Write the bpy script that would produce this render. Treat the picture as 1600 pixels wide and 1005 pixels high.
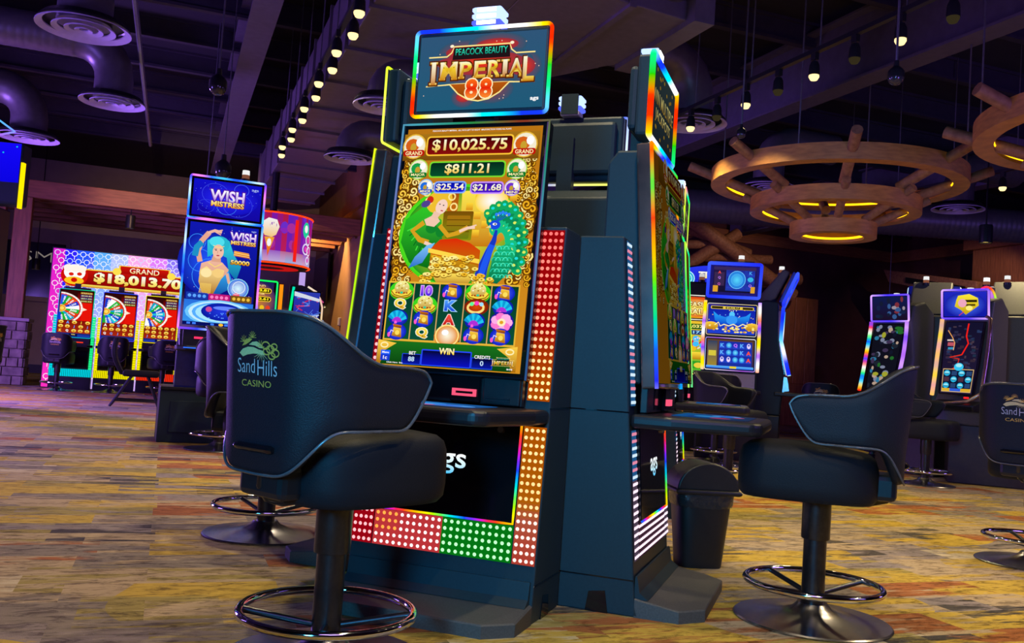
import bpy, bmesh, math, random
from mathutils import Matrix, Vector
PI = math.pi
R = math.radians
sc = bpy.context.scene
for o in list(bpy.data.objects):
    bpy.data.objects.remove(o)
COL = sc.collection

# ------------------------------------------------------------------ camera
# world axes are the room's: X across the hall, Y down the hall, Z up
TURN = R(-20.6)                                     # the camera looks 20.6 degrees right of +Y


def room(x, y):
    """ground point measured straight ahead / right of the photographer -> room X, Y"""
    c, s = math.cos(TURN), math.sin(TURN)
    return (c * x - s * y, s * x + c * y)


def camera():
    f_px, pitch, roll = 1420.0, .054, .068
    cd = bpy.data.cameras.new('camera')
    cd.sensor_width = 36
    cd.lens = 36 * f_px / 1600
    cd.clip_start = .05
    cd.clip_end = 200
    ob = bpy.data.objects.new('camera', cd)
    COL.objects.link(ob)
    fwd = Vector((0, math.cos(pitch), math.sin(pitch)))
    up = Vector((0, -math.sin(pitch), math.cos(pitch)))
    rt = Vector((1, 0, 0))
    c, s = math.cos(roll), math.sin(roll)
    r2, u2 = c * rt + s * up, -s * rt + c * up
    m = Matrix((r2, u2, -fwd)).transposed()
    ob.matrix_world = Matrix.Translation((0, 0, .9)) @ (Matrix.Rotation(TURN, 3, 'Z') @ m).to_4x4()
    sc.camera = ob


camera()
# ------------------------------------------------------------------ world, exposure
sc.view_settings.view_transform = 'Standard'
sc.view_settings.look = 'None'
sc.view_settings.gamma = 1
sc.view_settings.exposure = 0
sc.view_settings.use_curve_mapping = False
sc.cycles.use_denoising = True
sc.cycles.max_bounces = 6
sc.cycles.sample_clamp_indirect = 4
w = bpy.data.worlds.new('world')
sc.world = w
w.use_nodes = True
w.node_tree.nodes['Background'].inputs[0].default_value = (.02, .02, .05, 1)
w.node_tree.nodes['Background'].inputs[1].default_value = .25


def light(kind, loc, power, colour, size=.1, aim=None, angle=90, blend=.6):
    ld = bpy.data.lights.new('lamp_light', kind)
    ld.energy = power
    ld.color = colour
    if kind == 'AREA':
        ld.shape = 'DISK'
        ld.size = size
    else:
        ld.shadow_soft_size = size
    if kind == 'SPOT':
        ld.spot_size = R(angle)
        ld.spot_blend = blend
    ob = bpy.data.objects.new('lamp_light', ld)
    COL.objects.link(ob)
    ob.location = loc
    if aim is not None:
        ob.rotation_euler = (Vector(aim) - Vector(loc)).to_track_quat('-Z', 'Y').to_euler()
    return ob


WARM = (1, .82, .50)
VIOLET = (.30, .16, 1)
# added coloured lamps without fixtures, standing in for glow from outside the frame
light('SPOT', (-1.5, -.7, 1.55), 900, (.03, .40, .80), .35, (1.75, 3.25, 1.1), 44, .6)
light('AREA', (-5.5, 7.5, 1.8), 190, VIOLET, 2.0, (-1, 11, 5.0))
light('AREA', (-5.2, 14.5, 2.0), 900, (.36, .16, 1), 2.0, (-1.5, 14, 0))
# added spots without fixtures that brighten the back timbers, pergola and alcove wall
light('SPOT', (12.6, 14.6, 4.4), 170, (1, .62, .40), 0, (12.9, 18.6, 3.2), 62)
light('SPOT', (15.4, 13.5, 4.4), 150, (1, .62, .45), 0, (17.4, 16, 3.0), 60)
light('SPOT', (2.6, 21.5, 4.15), 420, (1, .60, .22), 0, (3.78, 22.6, 2.2), 110)
light('SPOT', (-.6, 15.6, 4.3), 420, (1, .56, .32), 0, (.3, 19.5, 3.2), 70)
light('AREA', (4.3, .8, 2.0), 70, VIOLET, 1.5, (5.5, 6, 5.0))  # more added violet lamps without bodies, tinting the ceiling from below
light('AREA', (.4, .2, 2.6), 30, (.50, .26, 1), 1.5, (2.0, 7, 4.4))
light('AREA', (12.5, 3.0, 2.2), 80, VIOLET, 1.5, (9, 9, 4.6))

# ------------------------------------------------------------------ colour helpers


def lin(c):
    return c / 12.92 if c <= .04045 else ((c + .055) / 1.055) ** 2.4


def hx(h, k=1.0):
    h = h.lstrip('#')
    if len(h) == 3:
        h = ''.join(ch * 2 for ch in h)
    return tuple(lin(int(h[i:i + 2], 16) / 255) * k for i in (0, 2, 4)) + (1.0,)


def mixc(a, b, t):
    return tuple(a[i] + (b[i] - a[i]) * t for i in range(4))


# ------------------------------------------------------------------ materials
MATS = {}


def mat(name, base, rough=.5, metal=0.0, noise=.25, scale=30, bump=0.0, stretch=(1, 1, 1), coat=0.0, second=None, spec=.5):
    if name in MATS:
        return MATS[name]
    m = bpy.data.materials.new(name)
    m.use_nodes = True
    nt = m.node_tree
    b = nt.nodes['Principled BSDF']
    b.inputs['Roughness'].default_value = rough
    b.inputs['Metallic'].default_value = metal
    b.inputs['Specular IOR Level'].default_value = spec
    b.inputs['Coat Weight'].default_value = coat
    tc = nt.nodes.new('ShaderNodeTexCoord')
    mp = nt.nodes.new('ShaderNodeMapping')
    mp.inputs['Scale'].default_value = stretch
    nz = nt.nodes.new('ShaderNodeTexNoise')
    nz.inputs['Scale'].default_value = scale
    nz.inputs['Detail'].default_value = 5
    rp = nt.nodes.new('ShaderNodeValToRGB')
    rp.color_ramp.elements[0].position = .3
    rp.color_ramp.elements[1].position = .7
    c2 = second or tuple(c * (1 - noise) for c in base)
    rp.color_ramp.elements[0].color = tuple(c2) + (1,)
    rp.color_ramp.elements[1].color = tuple(base) + (1,)
    L = nt.links.new
    L(tc.outputs['Object'], mp.inputs['Vector'])
    L(mp.outputs['Vector'], nz.inputs['Vector'])
    L(nz.outputs['Fac'], rp.inputs['Fac'])
    L(rp.outputs['Color'], b.inputs['Base Color'])
    if bump:
        bp = nt.nodes.new('ShaderNodeBump')
        bp.inputs['Strength'].default_value = bump
        bp.inputs['Distance'].default_value = .01
        L(nz.outputs['Fac'], bp.inputs['Height'])
        L(bp.outputs['Normal'], b.inputs['Normal'])
    MATS[name] = m
    return m


def lit(name='lit_display'):
    """screens, lamps and LEDs: light given off, its colour stored on the mesh"""
    if name in MATS:
        return MATS[name]
    m = bpy.data.materials.new(name)
    m.use_nodes = True
    nt = m.node_tree
    nt.nodes.remove(nt.nodes['Principled BSDF'])
    e = nt.nodes.new('ShaderNodeEmission')
    a = nt.nodes.new('ShaderNodeVertexColor')
    a.layer_name = 'Col'
    nt.links.new(a.outputs['Color'], e.inputs['Color'])
    nt.links.new(e.outputs[0], nt.nodes['Material Output'].inputs['Surface'])
    MATS[name] = m
    return m


LIT = lit()
BLACK = mat('black_plastic', (.012, .013, .016), .38, scale=80, spec=.35)
GLOSS = mat('black_gloss', (.006, .006, .008), .08, scale=4)
CAB = mat('cabinet_paint', (.016, .034, .044), .45, scale=120, noise=.15, spec=.25)
GREY = mat('grey_cabinet', (.11, .105, .10), .45, scale=60, noise=.15)
LEATHER = mat('black_leather', (.010, .012, .018), .50, bump=.25, scale=260, spec=.25)
SEATTOP = mat('seat_vinyl', (.010, .011, .015), .6, bump=.15, scale=200, spec=.2)
CHROME = mat('chrome', (.80, .80, .82), .07, 1.0, noise=.05)
STEEL = mat('brushed_dark_steel', (.42, .41, .46), .26, 1.0, noise=.2, scale=60)
POLE = mat('black_steel', (.06, .06, .07), .30, .9, noise=.2, scale=60)
PIPING = mat('piping_vinyl', (.10, .10, .11), .22, scale=90)
SILVER = mat('silver_trim', (.55, .53, .55), .25, .9, noise=.1)
THREAD_W = mat('silver_thread', (.66, .60, .58), .7, scale=300)
THREAD_G = mat('gold_thread', (.85, .46, .06), .7, scale=300)
THREAD_Y = mat('straw_thread', (.80, .64, .24), .7, scale=300)
WOOD = mat('stained_timber', (.34, .13, .045), .55, scale=5, stretch=(.6, 6, 6), second=(.19, .07, .025), bump=.1)
WOODV = mat('stained_upright', (.34, .13, .045), .55, scale=5, stretch=(6, 6, .6), second=(.19, .07, .025), bump=.1)
PINE = mat('pine_hoop', (.56, .25, .055), .5, scale=4, stretch=(2, 2, 9), second=(.36, .15, .035))
LOG = mat('peeled_log', (.36, .17, .08), .6, scale=6, stretch=(3, 3, 3), second=(.2, .085, .04), bump=.2)
STONE = mat('field_stone', (.30, .24, .20), .8, scale=7, second=(.13, .10, .09), bump=.7)
DUCT = mat('duct_metal', (.16, .14, .17), .42, .35, scale=12, noise=.2)
SPIRAL = mat('spiral_duct', (.14, .13, .15), .4, .4, scale=14, noise=.2)
BEAM = mat('painted_beam', (.09, .08, .12), .6, scale=10)
JOIST = mat('dark_joist', (.030, .026, .045), .7, scale=10)
DECK = mat('dark_deck', (.012, .012, .020), .85, scale=3)
PIPE = mat('hanger_wire', (.20, .20, .24), .35, .6, scale=30)
MAROON = mat('maroon_paint', (.075, .018, .022), .8, scale=3)
TANWALL = mat('ochre_paint', (.34, .19, .09), .75, scale=3, noise=.15)
LILAC = mat('pale_paint', (.36, .30, .30), .8, scale=4, noise=.12)
DARKGL = mat('dark_window_glass', (.006, .007, .014), .12, scale=3)
RUBBER = mat('bin_plastic', (.012, .011, .011), .42, scale=60)
LINER = mat('bin_liner', (.03, .028, .03), .18, scale=25, bump=.8)
WHITEPL = mat('white_plastic', (.55, .53, .52), .5, scale=40, noise=.1)
GLASSY = mat('smoked_dome', (.05, .05, .06), .04, .3, scale=6)
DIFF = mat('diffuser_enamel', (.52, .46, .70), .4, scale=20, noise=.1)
FOOT = mat('foot_plate_vinyl', (.085, .078, .070), .6, scale=150, noise=.3, bump=.1)
MARBLE = mat('dark_trim', (.10, .065, .055), .2, scale=6, second=(.03, .02, .022), coat=.5)


def carpet():
    m = bpy.data.materials.new('plank_carpet')
    m.use_nodes = True
    nt = m.node_tree
    N, L = nt.nodes.new, nt.links.new
    b = nt.nodes['Principled BSDF']
    b.inputs['Roughness'].default_value = .95
    b.inputs['Specular IOR Level'].default_value = .15
    tc = N('ShaderNodeTexCoord')

    def brick(w_, h_, off, loc):
        mp = N('ShaderNodeMapping')
        mp.inputs['Location'].default_value = loc
        L(tc.outputs['Object'], mp.inputs['Vector'])
        br = N('ShaderNodeTexBrick')
        br.offset = off
        br.inputs['Scale'].default_value = 1
        br.inputs['Mortar Size'].default_value = 0.0
        br.inputs['Brick Width'].default_value = w_
        br.inputs['Row Height'].default_value = h_
        br.inputs['Color1'].default_value = (0, 0, 0, 1)
        br.inputs['Color2'].default_value = (1, 1, 1, 1)
        br.inputs['Bias'].default_value = 0
        L(mp.outputs['Vector'], br.inputs['Vector'])
        return br
    br = brick(.76, .25, .37, (0, 0, 0))
    br2 = brick(.46, .46, .5, (.21, .05, 0))
    sep = N('ShaderNodeSeparateColor')
    L(br.outputs['Color'], sep.inputs[0])
    sep2 = N('ShaderNodeSeparateColor')
    L(br2.outputs['Color'], sep2.inputs[0])
    # streaks that run along each plank, shifted from plank to plank
    shift = N('ShaderNodeCombineXYZ')
    mul = N('ShaderNodeMath'); mul.operation = 'MULTIPLY'; mul.inputs[1].default_value = 37
    L(sep.outputs[0], mul.inputs[0])
    L(mul.outputs[0], shift.inputs[2])
    L(mul.outputs[0], shift.inputs[0])
    vadd = N('ShaderNodeVectorMath')
    L(tc.outputs['Object'], vadd.inputs[0])
    L(shift.outputs[0], vadd.inputs[1])

    def noise(scale, stretch, detail=5, rough=.65, dist=0.0):
        mp = N('ShaderNodeMapping')
        mp.inputs['Scale'].default_value = stretch
        L(vadd.outputs[0], mp.inputs['Vector'])
        nz = N('ShaderNodeTexNoise')
        nz.inputs['Scale'].default_value = scale
        nz.inputs['Detail'].default_value = detail
        nz.inputs['Roughness'].default_value = rough
        nz.inputs['Distortion'].default_value = dist
        L(mp.outputs['Vector'], nz.inputs['Vector'])
        return nz
    streak = noise(1.7, (1, 6, 1))
    fine = noise(9, (1, 3, 1), 7, .74, .6)
    big = N('ShaderNodeTexNoise')
    big.inputs['Scale'].default_value = .42
    big.inputs['Detail'].default_value = 1
    L(tc.outputs['Object'], big.inputs['Vector'])

    def math_(op, a, c, d=None):
        n = N('ShaderNodeMath')
        n.operation = op
        for i, x in enumerate((a, c, d)):
            if x is None:
                continue
            if isinstance(x, (int, float)):
                n.inputs[i].default_value = x
            else:
                L(x, n.inputs[i])
        return n.outputs[0]
    def palette(src, colours):
        rp = N('ShaderNodeValToRGB')
        r = rp.color_ramp
        r.interpolation = 'CONSTANT'
        n = len(colours)
        r.elements[0].position, r.elements[0].color = 0, colours[0] + (1,)
        r.elements[1].position, r.elements[1].color = 1 / n, colours[1] + (1,)
        for k in range(2, n):
            e = r.elements.new(k / n)
            e.color = colours[k] + (1,)
        L(src, rp.inputs['Fac'])
        return rp.outputs['Color']

    def mixed(fac, a, b_, mode='MIX'):
        mx = N('ShaderNodeMix')
        mx.data_type = 'RGBA'
        mx.blend_type = mode
        if isinstance(fac, float):
            mx.inputs[0].default_value = fac
        else:
            L(fac, mx.inputs[0])
        L(a, mx.inputs[6])
        L(b_, mx.inputs[7])
        return mx.outputs[2]

    def step(src, lo, hi, c0=(0, 0, 0), c1=(1, 1, 1)):
        rp = N('ShaderNodeValToRGB')
        rp.color_ramp.elements[0].position, rp.color_ramp.elements[0].color = lo, c0 + (1,)
        rp.color_ramp.elements[1].position, rp.color_ramp.elements[1].color = hi, c1 + (1,)
        L(src, rp.inputs['Fac'])
        return rp.outputs['Color']
    taupe, beige, gold, olive, rust, coal, lilac, cream = (.22, .18, .145), (.40, .30, .18), (.48, .325, .05), (.30, .235, .065), (.33, .115, .035), (.07, .06, .055), (.25, .205, .19), (.52, .43, .29)
    q1 = math_('ADD', math_('MULTIPLY', sep.outputs[0], .74), math_('MULTIPLY', big.outputs['Fac'], .34))
    base = palette(q1, [coal, taupe, beige, taupe, olive, beige, gold, lilac, rust, gold, beige, cream])
    second = palette(sep2.outputs[0], [taupe, gold, cream, olive, coal, beige, rust, lilac, gold, taupe])
    c = mixed(step(streak.outputs['Fac'], .50, .58), base, second)
    c = mixed(step(fine.outputs['Fac'], .60, .68, (0, 0, 0), (.55, .55, .55)), c, palette(sep.outputs[0], [cream, beige, gold, cream]))
    c = mixed(.9, c, step(fine.outputs['Fac'], .37, .52, (.30, .27, .26), (1, 1, 1)), 'MULTIPLY')
    L(c, b.inputs['Base Color'])
    pile = N('ShaderNodeTexNoise')
    pile.inputs['Scale'].default_value = 260
    L(tc.outputs['Object'], pile.inputs['Vector'])
    bp = N('ShaderNodeBump')
    bp.inputs['Strength'].default_value = .5
    bp.inputs['Distance'].default_value = .006
    L(pile.outputs['Fac'], bp.inputs['Height'])
    L(bp.outputs['Normal'], b.inputs['Normal'])
    return m


CARPET = carpet()

# ------------------------------------------------------------------ mesh builder


class MB:
    def __init__(s, col=None):
        s.v, s.f, s.c, s.col = [], [], [], col

    def add(s, vs, fs, cols=None):
        n = len(s.v)
        s.v += [tuple(p) for p in vs]
        s.f += [tuple(i + n for i in f) for f in fs]
        if cols is not None:
            s.c += list(cols)
        elif s.col is not None:
            s.c += [s.col] * len(vs)
        return s

    def box(s, x0, x1, y0, y1, z0, z1):
        return s.add([(x0, y0, z0), (x1, y0, z0), (x1, y1, z0), (x0, y1, z0), (x0, y0, z1), (x1, y0, z1), (x1, y1, z1), (x0, y1, z1)],
                     [(0, 3, 2, 1), (4, 5, 6, 7), (0, 1, 5, 4), (1, 2, 6, 5), (2, 3, 7, 6), (3, 0, 4, 7)])

    def prism(s, pts, axis, a, b):
        def m(p, t):
            return (t, p[0], p[1]) if axis == 'x' else (p[0], t, p[1]) if axis == 'y' else (p[0], p[1], t)
        n = len(pts)
        return s.add([m(p, a) for p in pts] + [m(p, b) for p in pts],
                     [tuple(range(n)), tuple(range(2 * n - 1, n - 1, -1))] + [(i, (i + 1) % n, n + (i + 1) % n, n + i) for i in range(n)])

    def rings(s, rings, closed=True, caps=True, loop=False, cols=None):
        """skin a list of rings (equal length lists of points)"""
        n, k = len(rings[0]), len(rings)
        fs = []
        for i in range(k if loop else k - 1):
            j = (i + 1) % k
            for a in range(n if closed else n - 1):
                b = (a + 1) % n
                fs.append((i * n + a, i * n + b, j * n + b, j * n + a))
        if caps and not loop:
            fs.append(tuple(range(n - 1, -1, -1)))
            fs.append(tuple((k - 1) * n + i for i in range(n)))
        cc = None
        if cols is not None:
            cc = [c for c in cols for _ in range(n)]
        return s.add([p for r in rings for p in r], fs, cc)

    def tube(s, path, r, n=8, closed=False, cols=None, flat=1.0):
        P = [Vector(p) for p in path]
        k = len(P)
        out = []
        up = Vector((0, 0, 1))
        prev = None
        for i, p in enumerate(P):
            a = P[i - 1] if (i or closed) else p
            b = P[(i + 1) % k] if (i < k - 1 or closed) else p
            t = (b - a).normalized()
            x = prev if prev is not None else (t.cross(up) if abs(t.dot(up)) < .95 else t.cross(Vector((1, 0, 0))))
            x = (x - t * x.dot(t)).normalized()
            prev = x
            y = t.cross(x)
            rr = r[i] if isinstance(r, (list, tuple)) else r
            out.append([p + (x * math.cos(2 * PI * j / n) + y * math.sin(2 * PI * j / n) * flat) * rr for j in range(n)])
        return s.rings(out, loop=closed, cols=cols)

    def lathe(s, prof, n=32, c=(0, 0, 0)):
        return s.rings([[(c[0] + r * math.cos(2 * PI * j / n), c[1] + r * math.sin(2 * PI * j / n), c[2] + z) for j in range(n)] for r, z in prof], loop=prof[0][0] > .01)

    def torus(s, c, Rr, r, n=48, m=8):
        return s.rings([[(c[0] + (Rr + r * math.cos(2 * PI * j / m)) * math.cos(2 * PI * i / n),
                          c[1] + (Rr + r * math.cos(2 * PI * j / m)) * math.sin(2 * PI * i / n), c[2] + r * math.sin(2 * PI * j / m)) for j in range(m)] for i in range(n)], loop=True)

    def dome(s, c, r, col, h=.6, n=8):
        """LED dome facing -y"""
        x, y, z = c
        r1 = [(x + r * math.cos(2 * PI * j / n), y, z + r * math.sin(2 * PI * j / n)) for j in range(n)]
        r2 = [(x + .7 * r * math.cos(2 * PI * j / n), y - r * h * .75, z + .7 * r * math.sin(2 * PI * j / n)) for j in range(n)]
        fs = [(j, (j + 1) % n, n + (j + 1) % n, n + j) for j in range(n)] + [tuple(range(n, 2 * n))]
        return s.add(r1 + r2, fs, [col] * (2 * n))

    def build(s, name, m, parent=None, smooth=None, bevel=0, seg=2, loc=None, rot=None, fix=True, sub=0):
        me = bpy.data.meshes.new(name)
        me.from_pydata(s.v, [], s.f)
        if s.c:
            a = me.color_attributes.new('Col', 'FLOAT_COLOR', 'POINT')
            flat = [x for c in s.c for x in c]
            a.data.foreach_set('color', flat)
        if fix:
            bm = bmesh.new()
            bm.from_mesh(me)
            bmesh.ops.recalc_face_normals(bm, faces=bm.faces)
            bm.to_mesh(me)
            bm.free()
        me.materials.append(m)
        if smooth:
            me.polygons.foreach_set('use_smooth', [True] * len(me.polygons))
            me.set_sharp_from_angle(angle=R(smooth))
        ob = bpy.data.objects.new(name, me)
        COL.objects.link(ob)
        if parent:
            ob.parent = parent
        if loc:
            ob.location = loc
        if rot:
            ob.rotation_euler = rot
        if bevel:
            bv = ob.modifiers.new('bevel', 'BEVEL')
            bv.width = bevel
            bv.segments = seg
            bv.limit_method = 'ANGLE'
            bv.angle_limit = R(35)
        if sub:
            sd = ob.modifiers.new('sub', 'SUBSURF')
            sd.levels = sub
            sd.render_levels = sub
        return ob


def thing(name, label, cat, loc=(0, 0, 0), rz=0, group=None):
    o = bpy.data.objects.new(name, None)
    o.empty_display_size = .1
    COL.objects.link(o)
    o.location = loc
    o.rotation_euler = (0, 0, rz)
    return tag(o, label, cat, group)


def tag(o, label, cat, group=None):
    o['label'] = label
    o['category'] = cat
    if group:
        o['group'] = group
    return o


def struct(o):
    o['kind'] = 'structure'
    return o


def dup(root, loc, rz, label, group=None):
    def cp(o, par):
        c = o.copy()
        COL.objects.link(c)
        if par:
            c.parent = par
        for ch in o.children:
            cp(ch, c)
        return c
    r = cp(root, None)
    r.location = loc
    r.rotation_euler = (0, 0, rz)
    r['label'] = label
    if group:
        r['group'] = group
    return r


# ------------------------------------------------------------------ flat art for screens and signs
_text = {}


def text_mesh(s, bold=.02):
    k = (s, bold)
    if k not in _text:
        cu = bpy.data.curves.new('t', 'FONT')
        cu.body = s
        cu.size = 1
        cu.offset = bold
        cu.resolution_u = 3
        ob = bpy.data.objects.new('t', cu)
        COL.objects.link(ob)
        bpy.context.view_layer.update()
        me = bpy.data.meshes.new_from_object(ob.evaluated_get(bpy.context.evaluated_depsgraph_get()))
        vs = [(v.co.x, v.co.y) for v in me.vertices]
        fs = [tuple(p.vertices) for p in me.polygons]
        bpy.data.objects.remove(ob)
        bpy.data.curves.remove(cu)
        bpy.data.meshes.remove(me)
        xs = [p[0] for p in vs]
        ys = [p[1] for p in vs]
        _text[k] = (vs, fs, min(xs), max(xs), min(ys), max(ys))
    return _text[k]


class Art(MB):
    """drawing on a w x h metre face; units: 100 across, y down; colours are hex strings or [top, bottom]"""

    def __init__(s, w, h, k=1.0, eps=.00004):
        super().__init__()
        s.w, s.h, s.k, s.eps, s.n = w, h, k, eps, 0
        s.H = 100 * h / w

    def poly(s, pts, col, fan=False):
        s.n += 1
        u = s.w / 100
        if isinstance(col, list):
            ys = [p[1] for p in pts]
            lo, hi = min(ys), max(ys)
            a, b = hx(col[0], s.k), hx(col[1], s.k)
            cc = [mixc(a, b, (p[1] - lo) / max(hi - lo, 1e-6)) for p in pts]
        else:
            cc = [hx(col, s.k)] * len(pts)
        s.add([((p[0] - 50) * u, -s.n * s.eps, s.h - p[1] * u) for p in pts], [tuple(range(len(pts)))], cc)
        return s

    def rect(s, x0, y0, x1, y1, col, r=0):
        if r <= 0:
            return s.poly([(x0, y0), (x1, y0), (x1, y1), (x0, y1)], col)
        pts = []
        for cx, cy, a in ((x1 - r, y0 + r, -90), (x1 - r, y1 - r, 0), (x0 + r, y1 - r, 90), (x0 + r, y0 + r, 180)):
            for i in range(5):
                t = R(a + 22.5 * i)
                pts.append((cx + r * math.cos(t), cy + r * math.sin(t)))
        return s.poly(pts, col)

    def ell(s, cx, cy, rx, ry, col, n=20, rot=0, a0=0, a1=360):
        full = a1 - a0 >= 360
        c, q = math.cos(R(rot)), math.sin(R(rot))
        pts = []
        for i in range(n if full else n + 1):
            t = R(a0 + (a1 - a0) * i / n)
            x, y = rx * math.cos(t), ry * math.sin(t)
            pts.append((cx + c * x - q * y, cy + q * x + c * y))
        if not full:
            pts.append((cx, cy))
        return s.poly(pts, col)

    def glow(s, cx, cy, rx, ry, inner, outer, n=24):
        """disc that fades from one colour to another (a picture on the screen)"""
        s.n += 1
        u = s.w / 100
        vs, cc = [(cx, cy)], [hx(inner, s.k)]
        for i in range(n):
            t = 2 * PI * i / n
            vs.append((cx + rx * math.cos(t), cy + ry * math.sin(t)))
            cc.append(hx(outer, s.k))
        s.add([((p[0] - 50) * u, -s.n * s.eps, s.h - p[1] * u) for p in vs], [(0, i + 1, (i + 1) % n + 1) for i in range(n)], cc)
        return s

    def line(s, pts, wd, col, taper=False):
        n = len(pts)
        L_, R_ = [], []
        for i, p in enumerate(pts):
            a, b = pts[max(i - 1, 0)], pts[min(i + 1, n - 1)]
            dx, dy = b[0] - a[0], b[1] - a[1]
            d = math.hypot(dx, dy) or 1
            k = wd / 2 * ((1 - .8 * i / (n - 1)) if taper else 1)
            L_.append((p[0] - dy / d * k, p[1] + dx / d * k))
            R_.append((p[0] + dy / d * k, p[1] - dx / d * k))
        s.n += 1
        u = s.w / 100
        c = hx(col, s.k)
        s.add([((p[0] - 50) * u, -s.n * s.eps, s.h - p[1] * u) for p in L_ + R_], [(i, i + 1, n + i + 1, n + i) for i in range(n - 1)], [c] * (2 * n))
        return s

    def ring(s, cx, cy, rx, ry, wd, col, n=20, a0=0, a1=360):
        return s.line([(cx + rx * math.cos(R(a0 + (a1 - a0) * i / n)), cy + ry * math.sin(R(a0 + (a1 - a0) * i / n))) for i in range(n + 1)], wd, col)

    def text(s, t, cx, cy, h, col, w=None, ol=0, olc='#000', bold=.02, rot=0, shear=0):
        for b, c in ([(bold + ol, olc)] if ol else []) + [(bold, col)]:
            vs, fs, x0, x1, y0, y1 = text_mesh(t, b)
            bx = text_mesh(t, bold)
            k = h / (bx[5] - bx[4])
            kx = w / (bx[3] - bx[2]) if w else k
            mx, my = (bx[2] + bx[3]) / 2, (bx[4] + bx[5]) / 2
            s.n += 1
            u = s.w / 100
            cr, sr = math.cos(R(rot)), math.sin(R(rot))
            out, cc = [], []
            for x, y in vs:
                px, py = (x - mx) * kx + shear * (y - my) * k, -(y - my) * k
                X, Y = cx + cr * px - sr * py, cy + sr * px + cr * py
                out.append(((X - 50) * u, -s.n * s.eps, s.h - Y * u))
                if isinstance(c, list):
                    q = (py / h + .5) * (len(c) - 1)
                    i = max(0, min(len(c) - 2, int(q)))
                    cc.append(mixc(hx(c[i], s.k), hx(c[i + 1], s.k), max(0, min(1, q - i))))
                else:
                    cc.append(hx(c, s.k))
            s.add(out, fs, cc)
        return s

    def place(s, name, parent, loc=(0, 0, 0), rot=None):
        return s.build(name, LIT, parent, loc=loc, rot=rot, fix=False)


GOLD = ['#fff6c0', '#ffd020', '#c87000']
RAINBOW = ['#00e0ff', '#ffffff', '#ffffff', '#ffe000', '#ff3000', '#ff2000', '#20c000', '#00e080', '#60c0ff', '#1030ff', '#1030ff', '#00d0ff']


def cyc(pal, t, k=1.0):
    n = len(pal)
    q = (t % 1.0) * n
    i = int(q) % n
    return mixc(hx(pal[i], k), hx(pal[(i + 1) % n], k), q - int(q))


def frame_path(w, h, r, y=0, z0=0, step=.02):
    """rounded rectangle standing in the x-z plane, base at z0"""
    pts = []
    x1, zt = w / 2, z0 + h
    cor = ((x1 - r, zt - r, 90, 0), (x1 - r, z0 + r, 0, -90), (-x1 + r, z0 + r, -90, -180), (-x1 + r, zt - r, 180, 90))
    for cx, cz, a, b in cor:
        for i in range(5):
            t = R(a + (b - a) * i / 4)
            pts.append(Vector((cx + r * math.cos(t), y, cz + r * math.sin(t))))
    out = []
    for i, p in enumerate(pts):
        q = pts[(i + 1) % len(pts)]
        n = max(1, int((q - p).length / step))
        for j in range(n):
            out.append(p.lerp(q, j / n))
    return out


def edge_light(name, parent, w, h, r, tr, pal, k=1.3, turns=2.0, phase=0.0, loc=(0, 0, 0), z0=0, step=.02):
    P = frame_path(w, h, r, 0, z0, step)
    m = MB()
    m.tube(P, tr, 6, True, [cyc(pal, phase + turns * i / len(P), k) for i in range(len(P))])
    return m.build(name, LIT, parent, loc=loc, smooth=60)


def bar_light(name, parent, path, r, pal, k=1.3, turns=1.0, phase=0.0, n=6, flat=1.0):
    P = []
    for a, b in zip(path, path[1:]):
        a, b = Vector(a), Vector(b)
        c = max(1, int((b - a).length / .03))
        P += [a.lerp(b, i / c) for i in range(c)]
    P.append(Vector(path[-1]))
    m = MB()
    m.tube(P, r, n, False, [cyc(pal, phase + turns * i / len(P), k) for i in range(len(P))], flat)
    return m.build(name, LIT, parent, smooth=60)
# ------------------------------------------------------------------ the setting


def sbox(name, m, *b, bevel=0):
    return struct(MB().box(*b).build(name, m, bevel=bevel))


sbox('floor', CARPET, -10, 19.3, -5, 27, -.1, 0)
sbox('ceiling', DECK, -10, 19.3, -5, 27, 5.6, 5.7)
sbox('wall_back', MAROON, 4.1, 19.3, 20.2, 20.5, 0, 5.6)
sbox('wall_right', MAROON, 19.0, 19.3, -5, 20.2, 0, 5.6)
sbox('wall_left', LILAC, -10.3, -10, -5, 27, 0, 5.6)
sbox('wall_front', MAROON, -10, 19.3, -5.3, -5, 0, 5.6)
sbox('wall_alcove', LILAC, -10, 3.78, 26.5, 26.8, 0, 5.6)
sbox('wall_alcove_side', TANWALL, 3.78, 4.1, 19.5, 26.8, 0, 5.6)
sbox('baseboard_alcove', BLACK, -10, 3.78, 26.47, 26.5, 0, .22)
sbox('trim_1', WOOD, 4.1, 19.0, 20.08, 20.2, 4.66, 4.95)
sbox('trim_2', WOOD, 18.88, 19.0, -5, 20.08, 4.66, 4.95)
sbox('trim_3', WOODV, 3.70, 4.18, 19.42, 19.5, 0, 4.55)
sbox('trim_4', WOOD, 3.68, 3.78, 19.5, 26.5, 4.3, 4.55)
# ceiling frame: girders along the hall, joists across it
for i, (x, z) in enumerate(((.69, 4.6), (7.45, 4.6), (13.4, 4.75), (-7.0, 4.6))):
    m = MB()
    m.box(x - .15, x + .15, -5, 20, z, z + .03).box(x - .02, x + .02, -5, 20, z + .03, z + .82).box(x - .15, x + .15, -5, 20, z + .82, z + .85)
    struct(m.build('ceiling_girder', BEAM))
for i in range(14):
    y = 2.2 + 1.45 * i
    m = MB()
    m.box(-10, 19, y - .05, y + .05, 5.28, 5.32).box(-10, 19, y - .01, y + .01, 5.32, 5.56).box(-10, 19, y - .05, y + .05, 5.56, 5.6)
    struct(m.build('ceiling_joist', JOIST))
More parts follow.
